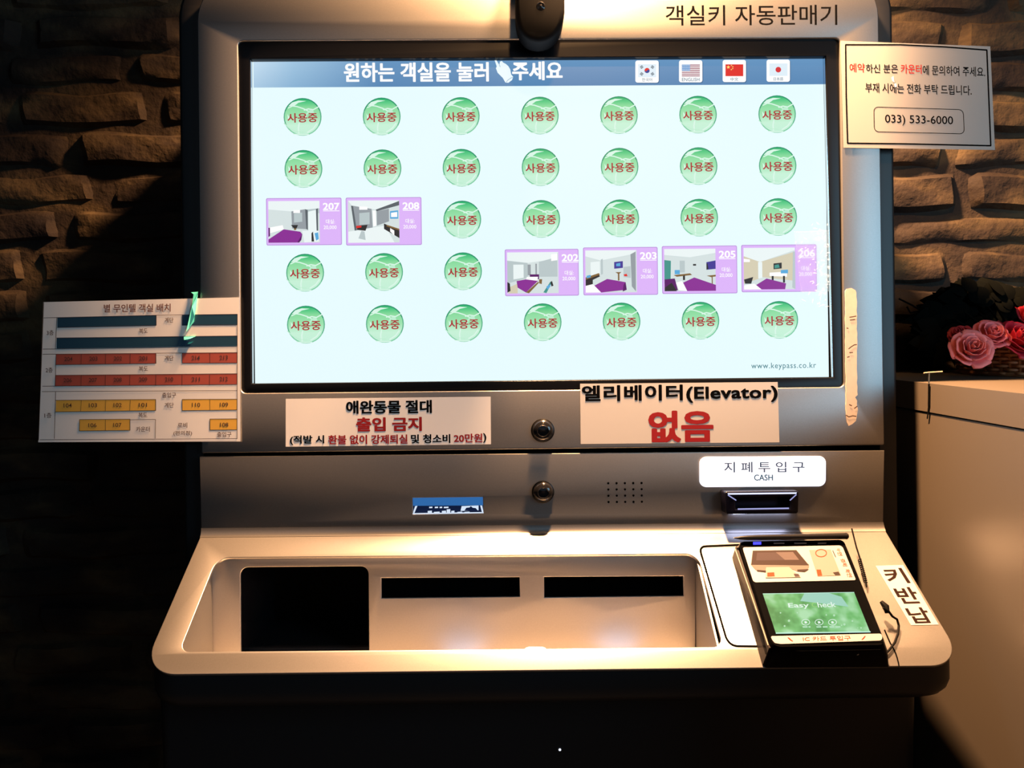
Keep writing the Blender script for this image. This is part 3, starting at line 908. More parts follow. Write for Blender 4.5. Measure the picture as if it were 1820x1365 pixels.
mb.plate(kplane(0.002), [(1300, 878), (1410, 877), (1410, 909), (1302, 910)], [], 0.002, DKB)
bs = part(mb, 'bill_slot', lo, 'black banknote slot')
mb = MB()
LEDB = mat('slot_light', (0, 0, 0, 1), emit=(0.62, 0.66, 1.0, 1), strength=1.6)
mb.poly(bo, [(1293, 876.5), (1416, 875), (1415, 877.6), (1294, 879)], LEDB, 0.0004)
mb.poly(bo, [(1311, 903.5), (1402, 902), (1402, 904.6), (1311, 906)], mat('slot_light_low', (0, 0, 0, 1), emit=(0.4, 0.42, 0.8, 1), strength=0.9), 0.0004)
for s in ((1294, 880, 1308, 889), (1404, 889, 1415, 879)):
    mb.line(bo, [(s[0], s[1]), (s[2], s[3])], 2.0, mat('slot_light_low', (0, 0, 0, 1)), 0.0004)
part(mb, 'slot_light', bs, 'thin violet white light lines')
mb = MB()
a, b = kz(1302, 911.6, -0.004), kz(1406, 910.6, -0.004)
mb.box(K, a.x, b.x, -0.006, -0.002, a.z - 0.0009, a.z - 0.0003, mat('slot_lamp', (0, 0, 0, 1), emit=(0.66, 0.7, 1.0, 1), strength=14))
part(mb, 'slot_lamp', bs, 'violet white lamp under the slot')

# ------------------------------------------------------------------ things fixed to the kiosk
# hanging camera over the top edge
wc = empty('webcam', K(kz(960, 0, -0.02).x, -0.02, kz(960, 70, -0.02).z))
tag(wc, 'small black camera hanging over the top edge of the kiosk', 'camera')
wp_ = kplane(-0.030)
mb = MB()
body = [(916, -120), (1004, -120), (1004, 18)] + bez((1004, 18), (1000, 72), (957, 73), 8)[1:] + bez((957, 73), (918, 72), (916, 18), 8)[1:]
mb.plate(wp_, body, [], 0.0285, mat('webcam_black', (0.002, 0.002, 0.0023, 1), 0.6, 0, 0.03), 0.005)
wb = mb.build('body', wc, wc)
mb = MB()
lp_ = wp_.at(961, 11)
mb.lathe(lp_, -KY, (0, 0, 1), [(0.0046, -0.001), (0.0046, 0.0006), (0.0036, 0.0010), (0.0032, 0.0002), (0.0, 0.0014)], GLOSSK, 24)
mb.build('lens', wb, wc)
# paper notices
def notice(name, label, surf, q, paper, extra, nx=12):
    mb = MB()
    mb.sheet(surf, q, paper, nx * 3, 6, 0.0003, 0.0004)
    o = mb.build(name)
    o['label'], o['category'] = label, 'notice'
    loc = o
    mb = MB()
    extra(mb, surf)
    c = mb.build('print', loc, loc)
    return o
def pet(mb, s):
    l = 0.00048
    mb.text(s, '애완동물 절대', quad(616, 712, 767, 734.5), INK, 0.008, l, fat=0.75)
    mb.text(s, '출입 금지', quad(634, 742, 749, 766), REDINK, 0.008, l, fat=0.95)
    mb.text(s, '(적발 시', quad(516, 774, 576, 790.5), INK, 0.006, l, fat=0.45)
    mb.text(s, '환불 없이 강제퇴실', quad(584, 773, 724, 789), REDINK, 0.006, l, fat=0.45)
    mb.text(s, '및 청소비', quad(731, 772, 800, 787.5), INK, 0.006, l, fat=0.45)
    mb.text(s, '20만원', quad(807, 771, 857, 786), REDINK, 0.006, l, fat=0.45)
    mb.text(s, ')', quad(859, 770, 864, 786.5), INK, 0.006, l, fat=0.45)
notice('pet_notice', 'wide white notice of three lines taped under the left half of the screen', FP, [(508, 709), (872, 705), (872.5, 789.5), (508, 794)], PAPER, pet)
def elev(mb, s):
    l = 0.00048
    mb.text(s, '엘리베이터(Elevator)', quad(1035, 684, 1381, 715.5), INK, 0.008, l, 1.05, fat=1)
    mb.text(s, '없음', quad(1154, 731, 1266, 785), REDINK, 0.008, l, fat=2)
notice('elevator_notice', 'white notice with large black and red lettering taped under the right half of the screen', kplane(-0.0004), [(1031, 682), (1382, 679), (1385, 786), (1032, 789)], mat('ivory_paper', (0.60, 0.57, 0.54, 1), 0.55, 0, 0.3), elev)
CN = Curl(lambda u, v: -0.0006 + 0.00000055 * max(0, u - 1560) ** 2)
def cnt(mb, s):
    l = 0.00048
    mb.frame(s, [(1503, 79.5), (1600, 79.5), (1680, 83.5), (1754, 89), (1757.5, 175), (1761, 259), (1690, 257.5), (1600, 255.5), (1506.5, 254.5), (1504, 170)], 2.6, INK, l)
    def T(t, x0, x1, y0, y1, m, b):
        k = 0.033 * max(0.25, min(1.0, ((x0 + x1) / 2 - 1500) / 160))
        mb.text(s, t, quad(x0, y0, x1, y1, k, 0.02), m, b, l)
    T('예약', 1510, 1537, 112.5, 128.5, BRIGHTRED, 0.012)
    T('하신 분은', 1539, 1596, 114, 130, INK, 0.012)
    T('카운터', 1601, 1638, 114.5, 131, BRIGHTRED, 0.012)
    T('에 문의하여 주세요.', 1640, 1751, 117.5, 135, INK, 0.012)
    T('부재 시에는 전화 부탁 드립니다.', 1538, 1727, 149.5, 167, INK, 0.012)
    T('033) 533-6000', 1573, 1694, 205, 224, INK, 0.008)
    GL = mat('scuff_glint', (0.9, 0.9, 0.9, 1), 0.4)  # small white scuffs, their glint painted in as white
    mb.poly(s, [(1584, 138), (1588, 135), (1589, 142), (1590, 147), (1586, 144)], GL, l + 0.0001)
    mb.poly(s, [(1589, 149), (1593, 148), (1594, 154), (1590, 155)], GL, l + 0.0001)
    b = roundp([(1553, 190), (1712, 195), (1714, 238), (1554, 234)], 8, 4)
    mb.line(s, b + [b[0]], 1.2, INK, l)
notice('counter_notice', 'cream laminated card with a telephone number sticking out past the top right of the kiosk', CN, [(1494, 72.5), (1760, 82.5), (1768.5, 266.5), (1499, 262.5)], LAMIN, cnt, 18)
CH = Curl(lambda u, v: -0.0006 + 0.0000001 * max(0, 350 - u) ** 2)
def chart(mb, s):
    l = 0.00048
    Zc = lambda x, y: (50 + x / 4.55, 500 + y / 4.55)
    BLUE = mat('chart_blue', (0.012, 0.055, 0.10, 1), 0.4)
    RED = mat('chart_red', (0.42, 0.085, 0.06, 1), 0.4)
    ORG = mat('chart_orange', (0.80, 0.44, 0.07, 1), 0.4)
    LN = mat('chart_line', (0.05, 0.025, 0.02, 1), 0.5)
    TX = mat('chart_text', (0.08, 0.035, 0.03, 1), 0.5)
    def P(pts, m, dl=0.0):
        mb.poly(s, [Zc(x, y) for x, y in pts], m, l + dl)
    def Lx(pts, w=1.0):
        mb.line(s, [Zc(x, y) for x, y in pts], w, LN, l + 0.00005)
    def T(t, cx, cy, w, h, m=TX, b=0.01):
        q = [(cx - w / 2, cy - h / 2 + w * .006), (cx + w / 2, cy - h / 2 - w * .006), (cx + w / 2, cy + h / 2 - w * .006), (cx - w / 2, cy + h / 2 + w * .006)]
        mb.text(s, t, [Zc(*p) for p in q], m, b, l + 0.00008)
    T('별 무인텔 객실 배치', 882, 216, 540, 66, mat('chart_title', (0.16, 0.06, 0.045, 1), 0.5), 0.014)
    P([(236, 292), (1036, 275), (1036, 356), (236, 374)], BLUE)
    P([(1246, 271), (1692, 266), (1692, 352), (1246, 356)], BLUE)
    P([(230, 460), (1692, 442), (1692, 523), (230, 544)], BLUE)
    P([(228, 590), (1034, 582), (1034, 662), (224, 674)], RED)
    P([(1246, 580), (1690, 576), (1690, 660), (1246, 662)], RED)
    P([(222, 760), (1690, 748), (1690, 832), (220, 846)], RED)
    P([(226, 962), (1032, 955), (1032, 1045), (222, 1056)], ORG)
    P([(1246, 955), (1690, 953), (1690, 1040), (1246, 1045)], ORG)
    P([(416, 1118), (824, 1115), (824, 1205), (414, 1210)], ORG)
    P([(1470, 1114), (1690, 1112), (1690, 1200), (1470, 1203)], ORG)
    for pts in ([(126, 296), (1036, 274), (1692, 266)], [(120, 548), (1692, 528)], [(118, 590), (1690, 576)], [(116, 848), (1690, 834)], [(112, 892), (1690, 884)],
                [(1036, 274), (1036, 356)], [(1246, 270), (1246, 356)], [(236, 374), (1036, 357)], [(1246, 356), (1692, 352)], [(230, 458), (1692, 441)],
                [(1034, 582), (1034, 664), (222, 675)], [(1246, 580), (1246, 662), (1690, 660)], [(222, 760), (1690, 747)],
                [(232, 292), (220, 545)], [(226, 590), (218, 848)], [(222, 892), (212, 1272)], [(222, 962), (1032, 955), (1032, 1045), (222, 1056)],
                [(1246, 1045), (1246, 955), (1690, 953)], [(1246, 1045), (1690, 1040)], [(414, 1210), (416, 1118), (824, 1115), (824, 1205), (414, 1210)],
                [(824, 1120), (1030, 1118), (1028, 1270)], [(1690, 1200), (1470, 1203), (1470, 1114), (1690, 1112)], [(1692, 266), (1690, 1274)], [(96, 1282), (1692, 1272)],
                [(126, 170), (84, 1284)]):
        Lx(pts, 0.9)
    for x in (430, 628, 826):
        Lx([(x, 588), (x - 2, 668)], 0.6)
        Lx([(x, 960), (x - 4, 1050)], 0.6)
    for x in (430, 626, 824, 1034, 1246, 1468):
        Lx([(x, 756), (x - 2, 842)], 0.6)
    for a in ((1470, 578, 661), (1470, 954, 1042), (626, 1117, 1207)):
        Lx([(a[0], a[1]), (a[0], a[2])], 0.6)
    for t, x, y, w in (('계단', 1140, 314, 70), ('복도', 932, 402, 68), ('3층', 178, 416, 56), ('계단', 1140, 622, 70), ('복도', 932, 708, 72), ('2층', 170, 718, 56),
                       ('출입구', 1140, 920, 112), ('계단', 1140, 1002, 74), ('복도', 928, 1082, 70), ('1층', 160, 1084, 56), ('카운터', 928, 1196, 112), ('로비', 1248, 1164, 76),
                       ('(편의점)', 1250, 1230, 150), ('출입구', 1586, 1238, 116)):
        T(t, x, y, w, 42)
    for t, x, y in (('204', 326, 628), ('203', 528, 626), ('202', 726, 624), ('201', 930, 622), ('214', 1356, 618), ('213', 1582, 616),
                    ('206', 320, 800), ('207', 524, 798), ('208', 724, 796), ('209', 930, 794), ('210', 1140, 793), ('211', 1356, 792), ('212', 1582, 790),
                    ('104', 320, 1004), ('103', 524, 1002), ('102', 724, 1001), ('101', 928, 1000), ('110', 1358, 999), ('109', 1584, 998), ('106', 520, 1164), ('107', 722, 1162), ('108', 1586, 1160)):
        T(t, x, y, 66, 34)
CHPAPER = mat('chart_paper', (0.88, 0.84, 0.80, 1), 0.35, 0, 0.4, noise=(30, 0.02))
notice('room_chart', 'wide floor plan sheet with blue, red and orange bars sticking out left of the kiosk', CH, [(77, 537), (425.5, 528.5), (427.5, 784.5), (68, 786)], CHPAPER, chart, 18)
# glare on the laminated chart, shaped and coloured as thin mint strips
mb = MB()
MINT = mat('mint_glare', (0.16, 1.0, 0.78, 1), 0.2, 0, 0.8)
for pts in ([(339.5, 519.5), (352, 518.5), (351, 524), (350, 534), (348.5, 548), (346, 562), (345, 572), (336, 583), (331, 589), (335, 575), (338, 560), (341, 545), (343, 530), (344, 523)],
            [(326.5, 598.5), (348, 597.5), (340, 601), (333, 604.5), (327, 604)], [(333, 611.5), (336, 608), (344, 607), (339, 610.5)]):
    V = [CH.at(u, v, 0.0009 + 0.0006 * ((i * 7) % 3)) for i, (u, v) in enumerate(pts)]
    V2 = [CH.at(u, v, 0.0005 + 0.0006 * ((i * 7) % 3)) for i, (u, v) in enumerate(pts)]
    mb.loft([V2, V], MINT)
tag(mb.build('chart_glare', smooth=0), 'thin mint green strips standing in for glare on the floor plan sheet', 'tape')
# torn brown tape beside the screen
mb = MB()
TAPE = mat('brown_tape', (0.78, 0.62, 0.46, 1), 0.7, noise=(160, 0.12))
rt = random.Random(5)
lft = [(1501.5 + 0.008 * (v - 515) + rt.uniform(-0.5, 0.5), v) for v in range(518, 742, 8)]
rgt = [(1522 + 0.008 * (v - 515) + rt.uniform(-0.7, 0.7), v) for v in range(520, 742, 8)]
rgt = [p for p in rgt if not 700 < p[1] < 738] + [(1524, 702), (1519.5, 706), (1523, 712), (1522.5, 718), (1524.5, 728), (1523, 736)]
rgt.sort(key=lambda p: p[1])
outl = [(1504, 514), (1513, 512), (1520, 516)] + rgt + [(1521, 748), (1514, 754), (1508, 757), (1504.5, 750)] + lft[::-1]
mb.plate(FP, outl, [], 0.0005, TAPE, 0.0, 0.0005)
CRK = mat('tape_crack', (0.10, 0.05, 0.03, 1), 0.8)
for pts in ([(1509.5, 564), (1513, 563.5), (1521, 562)], [(1510.5, 569), (1519, 568)], [(1504.5, 583), (1507, 584)], [(1508, 620), (1513, 616), (1518, 613), (1522, 612.5)], [(1509.5, 627), (1515, 626.5)], [(1505.5, 635), (1509, 634)], [(1518, 726), (1523, 722)], [(1503.5, 738), (1508, 741), (1515, 739), (1521, 740)], [(1509, 719), (1513, 721)]):
    mb.line(FP, pts, 1.8, CRK, 0.0008)
tag(mb.build('torn_tape'), 'torn vertical strip of tan tape on the silver face right of the screen', 'tape')
# scraped clear tape on the screen
mb = MB()
def veil(name, alpha, col):
    m = bpy.data.materials.new(name)
    m.use_nodes = True
    nt = m.node_tree
    p = nt.nodes['Principled BSDF']
    p.inputs['Base Color'].default_value = col
    p.inputs['Roughness'].default_value = 0.3
    p.inputs['Alpha'].default_value = alpha
    p.inputs['Subsurface Weight'].default_value = 0.0
    tr = nt.nodes.new('ShaderNodeBsdfTranslucent')
    tr.inputs[0].default_value = (1, 1, 1, 1)
    tp = nt.nodes.new('ShaderNodeBsdfTransparent')
    mx = nt.nodes.new('ShaderNodeMixShader')
    mx.inputs[0].default_value = alpha
    nt.links.new(tp.outputs[0], mx.inputs[1])
    nt.links.new(tr.outputs[0], mx.inputs[2])
    nt.links.new(mx.outputs[0], nt.nodes['Material Output'].inputs[0])
    return m
V1, V2m = veil('clear_tape', 0.25, (0.9, 0.95, 1, 1)), veil('clear_tape_fleck', 0.75, (1, 1, 1, 1))
tp_ = kplane(0.0086)
mb.sheet(tp_, [(1412, 412), (1474, 410), (1475.5, 517), (1424, 519)], V1, 2, 2, 0.0002)
rt = random.Random(11)
for k in range(95):
    u = 1474 - abs(rt.gauss(0, 24))
    v = rt.uniform(395, 545)
    if u < 1408:
        continue
    a, r1, r2 = rt.uniform(0, 3.14), rt.uniform(1.2, 4.2), rt.uniform(0.5, 1.3)
    c, s = math.cos(a), math.sin(a)
    pts = [(u + c * r1, v + s * r1), (u - s * r2, v + c * r2), (u - c * r1 * .8, v - s * r1 * .8), (u + s * r2, v - c * r2)]
    mb.loft([[tp_.at(x, y, 0.0004 + 0.00002 * k) for x, y in pts], [tp_.at(x, y, 0.0006 + 0.00002 * k) for x, y in pts]], V2m)
tag(mb.build('tape_residue', smooth=0), 'scraped clear tape with white flecks on the right edge of the screen', 'tape residue')
# key return sticker
mb = MB()
SQ = [(1556, 1006), (1605, 1004.5), (1668, 1110.5), (1619, 1111.5)]
mb.sheet(SP, SQ, mat('sticker_white', (0.30, 0.285, 0.28, 1), 0.6), 2, 2, 0.0003, 0.0004)
st = mb.build('key_return_sticker')
tag(st, 'white three letter sticker on the right slope of the shelf', 'sticker')
mb = MB()
BRN = mat('dark_brown_ink', (0.012, 0.006, 0.005, 1), 0.9, 0, 0.05)
for ch, a, b in (('키', .05, .30), ('반', .37, .64), ('납', .71, .97)):
    q = [bil(SQ, .14, a), bil(SQ, .86, a), bil(SQ, .88, b), bil(SQ, .12, b)]
    mb.text(SP, ch, q, BRN, 0.012, 0.00048, fat=0.5)
mb.build('print', st, st)

# ------------------------------------------------------------------ card terminal
HT = 0.026
TP = Plane(SP.p0 + SP.n * HT, SP.n)
term = empty('card_terminal', SP.at(1450, 1100))
tag(term, 'black card payment terminal with a small green screen on the shelf', 'card terminal')
TB = mat('terminal_black', (0.0015, 0.0015, 0.0017, 1), 0.22, 0, 0.06)
TSIDE = mat('terminal_side_grey', (0.020, 0.017, 0.016, 1), 0.5, 0, 0.12)
mb = MB()
top = [(1313, 961), (1500, 957.5), (1574, 1139), (1572, 1148), (1382, 1152), (1371, 1146)]
topr = roundp(top, [8, 8, 6, 6, 8, 6], 4)
base = [(1303, 990), (1507, 987), (1579, 1181), (1579, 1186), (1362, 1187.5), (1357, 1184)]
baser = roundp(base, [4, 4, 3, 2, 2, 3], 4)
mid = [(0.5 * (a[0] + b[0]), 0.5 * (a[1] + b[1])) for a, b in zip(topr, baser)]
r0 = [SP.at(u, v, 0.0005) for u, v in baser]
r2 = [TP.at(u, v, -0.002) for u, v in topr]
r1 = [a.lerp(b, 0.6) + (a - term.location).normalized() * 0.0015 for a, b in zip(r0, r2)]
tc = TP.at(1442, 1060)
r3 = [TP.at(u, v, 0.0) + (tc - TP.at(u, v)).normalized() * 0.0015 for u, v in topr]
mb.loft([r0, r1, r2, r3], TB)
tb = mb.build('body', term, term)
# thin bright edge trim along the top of the left side, grey left flank
mb = MB()
fl = [SP.at(1304, 992, 0.001), SP.at(1358, 1183, 0.001), TP.at(1372, 1147, -0.004), TP.at(1312, 966, -0.004)]
off = (TP.at(1300, 1060) - TP.at(1310, 1060)).normalized() * 0.0016
mb.loft([[p for p in fl], [p + off for p in fl]], TSIDE)
mb.build('side_cover', term, term)['label'] = 'grey left flank'
mb = MB()
mb.tube([TP.at(1310, 975, -0.001) + off, TP.at(1340, 1060, -0.001) + off, TP.at(1369, 1146, -0.001) + off], 0.0006, mat('trim_beige', (0.28, 0.24, 0.2, 1), 0.4, 0.4))
mb.build('edge_trim', term, term)['label'] = 'thin bright edge line'
Zt = lambda pts: [(1240 + x * 0.25275, 930 + y * 0.25275) for x, y in pts]
CARDW = mat('label_cream', (0.205, 0.20, 0.215, 1), 0.5)
LORG = mat('label_orange', (0.20, 0.028, 0.010, 1), 0.7, 0, 0.1)
mb = MB()
mb.plate(TP, roundp(Zt([(314, 172), (1014, 158), (1112, 402), (392, 418)]), [4, 6, 3, 5], 4), [], 0.0006, CARDW, 0.0, 0.0006)
lab = mb.build('picture_label', term, term)
lab['label'] = 'cream picture label showing a card reader'
mb = MB()
DPK = mat('label_dark', (0.020, 0.013, 0.012, 1), 0.7, 0, 0.1)
DPK2 = mat('label_mauve', (0.030, 0.022, 0.025, 1), 0.7, 0, 0.1)
LG = mat('label_grey', (0.095, 0.085, 0.08, 1), 0.7, 0, 0.1)
l = 0.0008
P = lambda pts, m, d: mb.poly(TP, Zt(pts), m, l + d)
P([(372, 290), (780, 290), (782, 312), (752, 344), (698, 342), (640, 318), (478, 320), (478, 348), (418, 342), (388, 312)], LG, 0.00005)
P([(386, 196), (692, 192), (782, 300), (374, 296)], DPK, 0.0001)
P([(416, 210), (668, 206), (712, 262), (410, 266)], DPK2, 0.00015)
P([(548, 208), (668, 206), (712, 262), (612, 262)], mat('label_mauve_light', (0.060, 0.048, 0.050, 1), 0.7, 0, 0.1), 0.0002)
P([(418, 342), (478, 348), (478, 336), (414, 332)], DPK, 0.0002)
P([(698, 330), (782, 326), (752, 346), (700, 342)], DPK, 0.0002)
P([(480, 314), (640, 312), (724, 384), (476, 388)], mat('label_card', (0.175, 0.16, 0.155, 1), 0.7, 0, 0.1), 0.0003)
P([(488, 352), (536, 350), (540, 378), (488, 380)], LORG, 0.0004)
P([(672, 360), (706, 360), (718, 380), (684, 382)], DPK2, 0.0004)
P([(782, 192), (934, 188), (1006, 370), (842, 376)], mat('label_card2', (0.145, 0.13, 0.125, 1), 0.7, 0, 0.1), 0.0001)
P([(834, 330), (864, 330), (874, 372), (842, 374)], LORG, 0.0002)
P([(948, 350), (988, 344), (1002, 368), (966, 370)], DPK, 0.0002)
ring_ = [(866 + 38 * math.cos(a), 214 + 26 * math.sin(a)) for a in [k * math.pi / 12 for k in range(25)]]
mb.line(TP, Zt(ring_), 1.5, LORG, l + 0.0002)
mb.line(TP, Zt([(948, 196), (968, 240)]), 1.2, DPK, l + 0.0002)
for ch, (x0, y0, x1, y1) in (('무', (974, 180, 998, 202)), ('인', (982, 206, 1014, 230)), ('결', (1004, 252, 1034, 276)), ('제', (1014, 280, 1048, 304)), ('확', (1036, 326, 1068, 350)), ('인', (1048, 354, 1082, 380))):
    mb.text(TP, ch, Zt([(x1 - 4, y0), (x1 + 4, y1), (x0 + 4, y1), (x0 - 4, y0)]), LORG, 0.008, l + 0.0003)
mb.build('print', lab, term)
mb = MB()
LABQ = roundp(Zt([(512, 796), (1292, 778), (1300, 826), (560, 852), (530, 838)]), [3, 4, 6, 8, 6], 4)
mb.plate(TP, LABQ, [], 0.0006, CARDW, 0.0, 0.0006)
lab2 = mb.build('slot_label', term, term)
lab2['label'] = 'cream strip label with red lettering'
mb = MB()
mb.text(TP, 'IC 카드 투입구', Zt([(736, 802), (1072, 792), (1078, 826), (740, 832)]), LORG, 0.006, l)
for pts in ([(630, 808), (640, 806), (660, 824), (670, 832), (664, 834), (650, 826)], [(1180, 796), (1172, 796), (1158, 812), (1150, 822), (1158, 822), (1172, 808)]):
    mb.poly(TP, Zt(pts), BRIGHTRED, l)
mb.build('print', lab2, term)
# green screen
def green_mat():
    m = emis('terminal_screen_green', 120, 200, 130)
    nt = m.node_tree
    p = nt.nodes['Principled BSDF']
    tc = nt.nodes.new('ShaderNodeTexCoord')
    n = nt.nodes.new('ShaderNodeTexNoise')
    n.inputs['Scale'].default_value = 65
    n.inputs['Detail'].default_value = 2
    r = nt.nodes.new('ShaderNodeValToRGB')
    r.color_ramp.elements[0].position, r.color_ramp.elements[0].color = 0.34, lin(66, 150, 84)
    r.color_ramp.elements[1].position, r.color_ramp.elements[1].color = 0.68, lin(166, 222, 176)
    e = r.color_ramp.elements.new(0.5)
    e.color = lin(108, 190, 116)
    nt.links.new(tc.outputs['Object'], n.inputs['Vector'])
    nt.links.new(n.outputs['Fac'], r.inputs[0])
    nt.links.new(r.outputs[0], p.inputs['Emission Color'])
    return m
mb = MB()
TSQ = Zt([(456, 496), (1098, 486), (1212, 770), (550, 780)])
mb.plate(TP, Zt([(440, 480), (1106, 470), (1226, 782), (542, 792)]), [], 0.0006, TB, 0, 0.0004)
mb.poly(TP, TSQ, green_mat(), 0.0006)
ts = mb.build('display', term, term)
ts['label'] = 'small lit green screen'
mb = MB()
SKY1 = emis('terminal_screen_sky', 150, 208, 190)
TG = emis('terminal_screen_white', 225, 245, 235)
TE = emis('terminal_screen_edge', 190, 238, 224)
mb.poly(TP, Zt([(750, 494), (910, 490), (1010, 520), (1060, 590), (900, 570), (720, 550)]), SKY1, 0.0007)
mb.line(TP, Zt([(550, 776), (1212, 767)]), 2.0, TE, 0.0008)
mb.line(TP, Zt([(458, 500), (1098, 489)]), 1.0, TE, 0.0008)
mb.text(TP, 'Easy', Zt([(632, 566), (776, 562), (786, 606), (640, 606)]), TG, 0.014, 0.0009)
mb.text(TP, 'C', Zt([(796, 562), (830, 561), (838, 594), (804, 596)]), emis('terminal_screen_leaf', 140, 205, 120), 0.014, 0.0009)
mb.text(TP, 'heck', Zt([(836, 560), (964, 556), (974, 592), (846, 596)]), TG, 0.014, 0.0009)
for x in (758, 852, 946):
    rr = [(x + 28 * math.cos(a), 700 + 20 * math.sin(a)) for a in [k * math.pi / 8 for k in range(17)]]
    mb.line(TP, Zt(rr), 1.1, TG, 0.0009)
    mb.poly(TP, Zt([(x - 10, 694), (x + 4, 692), (x + 12, 706), (x - 6, 710)]), TG, 0.0009)
for x0, x1 in ((735, 770), (776, 790), (832, 866), (876, 910), (924, 956), (966, 1000)):
    mb.poly(TP, Zt([(x0, 728), (x1, 727), (x1 + 3, 737), (x0 + 3, 738)]), emis('terminal_caption', 180, 225, 195), 0.0009)
rt = random.Random(2)
for k in range(16):
    x, y = rt.uniform(560, 1150), rt.uniform(630, 745)
    if 700 < x < 1000 and y > 660:
        continue
    mb.disc(TP, *Zt([(x, y)])[0], rt.uniform(0.8, 2.2), emis('terminal_bokeh', 172, 222, 184), 0.00075, 10)
mb.build('picture', ts, term)
for x, m_, w in ((418, emis('indicator_blue', 60, 60, 255, 2.5), 56), (572, None, 76), (722, None, 86), (874, None, 60)):
    mb = MB()
    mm = m_ or mat('indicator_grey', (0.35, 0.35, 0.37, 1), 0.4)
    h = 9 if m_ else 4
    mb.plate(TP, Zt([(x - w / 2, 142 - h), (x + w / 2, 141 - h), (x + w / 2, 141 + h), (x - w / 2, 142 + h)]), [], 0.0004, mm, 0.0, 0.0004)
    mb.build('indicator_light', term, term)['label'] = 'lit blue indicator' if m_ else 'unlit grey indicator'
# card mouth line on the front
mb = MB()
fpl = Plane(SP.at(1470, 1187, 0.0005), (SP.at(1362, 1187.5, 0.0005) - SP.at(1579, 1186, 0.0005)).cross(TP.at(1470, 1150, -0.002) - SP.at(1470, 1187)))
mb.line(fpl, Zt([(716, 924), (728, 932), (1116, 928), (1130, 918)]), 1.8, mat('mouth_edge_grey', (0.45, 0.45, 0.45, 1), 0.3, 0.5), 0.0006)
mb.line(fpl, Zt([(600, 896), (1284, 884)]), 1.0, mat('seam_grey', (0.06, 0.06, 0.06, 1), 0.3), 0.0006)
mb.build('card_mouth', term, term)['label'] = 'pale edge of the card mouth'
# cable of the terminal
mb = MB()
CB = mat('cable_black', (0.003, 0.003, 0.003, 1), 0.6, 0, 0.05)
pts = [(1560, 1097), (1571, 1101), (1580, 1106), (1590, 1108), (1595, 1116), (1594, 1130), (1588, 1146), (1579, 1158), (1570, 1167), (1566, 1172)]
hs = [.016, .014, .010, .007, .004, .003, .003, .003, .003, .003]
mb.tube([SP.at(u, v, h) for (u, v), h in zip(pts, hs)], 0.0011, CB)
mb.tube([SP.at(1558, 1084, .014), SP.at(1566, 1093, .014), SP.at(1570, 1102, .012)], [0.0018, 0.0032, 0.0022], CB)
mb.tube([SP.at(1566, 1170, .004), SP.at(1572, 1175, .003), SP.at(1576, 1180, .002)], [0.0026, 0.0022, 0.0006], CB)
cbl = mb.build('cable')
tag(cbl, 'short black looped cable at the right side of the card terminal', 'cable')
# stylus along the back edge of the terminal
mb = MB()
PEN = mat('stylus_black', (0.006, 0.006, 0.007, 1), 0.3, 0, 0.25)
a, b = TP.at(1303, 961, 0.0044), TP.at(1505, 957.5, 0.0044)
d = b - a
mb.tube([a, a + d * 0.06, a + d * 0.12, a + d * 0.2, a + d * 0.97, b - d * 0.012, b], [0.0005, 0.0018, 0.0024, 0.0027, 0.0031, 0.0034, 0.0022], PEN, 12)
pen = mb.build('stylus')
tag(pen, 'slim black stylus lying along the back edge of the card terminal', 'stylus')
mb = MB()
pts = []
base_pts = [(1503, 963), (1508, 975), (1514, 990), (1521, 1004), (1528, 1020), (1534, 1034), (1538, 1048)]
mb.tube([SP.at(u, v, 0.022 - 0.003 * i) for i, (u, v) in enumerate(base_pts)], 0.0008, CB)
seg = []
for i in range(97):
    t = i / 96
    u, v = 1522 + 14 * t, 1006 + 34 * t
    c = SP.at(u, v, 0.011 - 0.006 * t)
    a_ = i * 2 * math.pi / 8
    seg.append(c + SP.e1 * 0.0016 * math.cos(a_) + SP.n * 0.0016 * math.sin(a_))
mb.tube(seg, 0.0005, CB, 6)
o = mb.build('cord', pen, pen)

# ------------------------------------------------------------------ counter at the right with the flower basket
CP = Plane((0.442, 0.12, 0), (-1, -0.0, 0), (0, -1, 0))             # the counter's side that the kiosk faces
c_top = CP.at(1652, 681.5).z
ctr = empty('beige_counter', (0.80, -0.05, 0.0))
tag(ctr, 'beige gloss counter standing at the right of the kiosk under the flower basket', 'counter')
CW = mat('beige_gloss_laminate', (0.058, 0.048, 0.037, 1), 0.48, 0, 0.35)
tdir = CP.e1                                            # along the side, towards the viewer
near = 0.62
p_rear, p_near = CP.pt(0.03, 0) , CP.pt(near, 0)
def cbox(a0, a1, w, z0, z1, m, mb, inset=0.0):
    A = CP.p0 + CP.e1 * a0 - CP.n * inset
    B = CP.p0 + CP.e1 * a1 - CP.n * inset
    pts = roundp([(A.x, A.y), (B.x, B.y), (0.442 + w, B.y), (0.442 + w, A.y)], [0.003, 0.02, 0.003, 0.003], 5)
    mb.loft([[Vector((x, y, z)) for x, y in pts] for z in (z0, z0 + 0.001, z1 - 0.001, z1)], m)
slab = 0.030
mb = MB()
cbox(-0.138, near, 0.5, c_top - slab, c_top, CW, mb)
o = mb.build('counter_top', ctr, ctr)
mb = MB()
cbox(-0.136, near - 0.004, 0.49, 0.0, c_top - slab - 0.0016, CW, mb, inset=0.001)
mb.build('side_panel', ctr, ctr)
mb = MB()
for (u0, v0, u1, v1, w) in ((1652.5, 683, 1652, 722, 3.4), (1652, 722, 1649.5, 744, 2.6)):
    mb.line(CP, [(u0, v0), (u1, v1)], w, mat('dark_slit', (0.002, 0.002, 0.002, 1), 0.9, 0, 0.0), 0.0008)
mb.build('corner_slit', ctr, ctr)['label'] = 'dark slit at the rear corner'
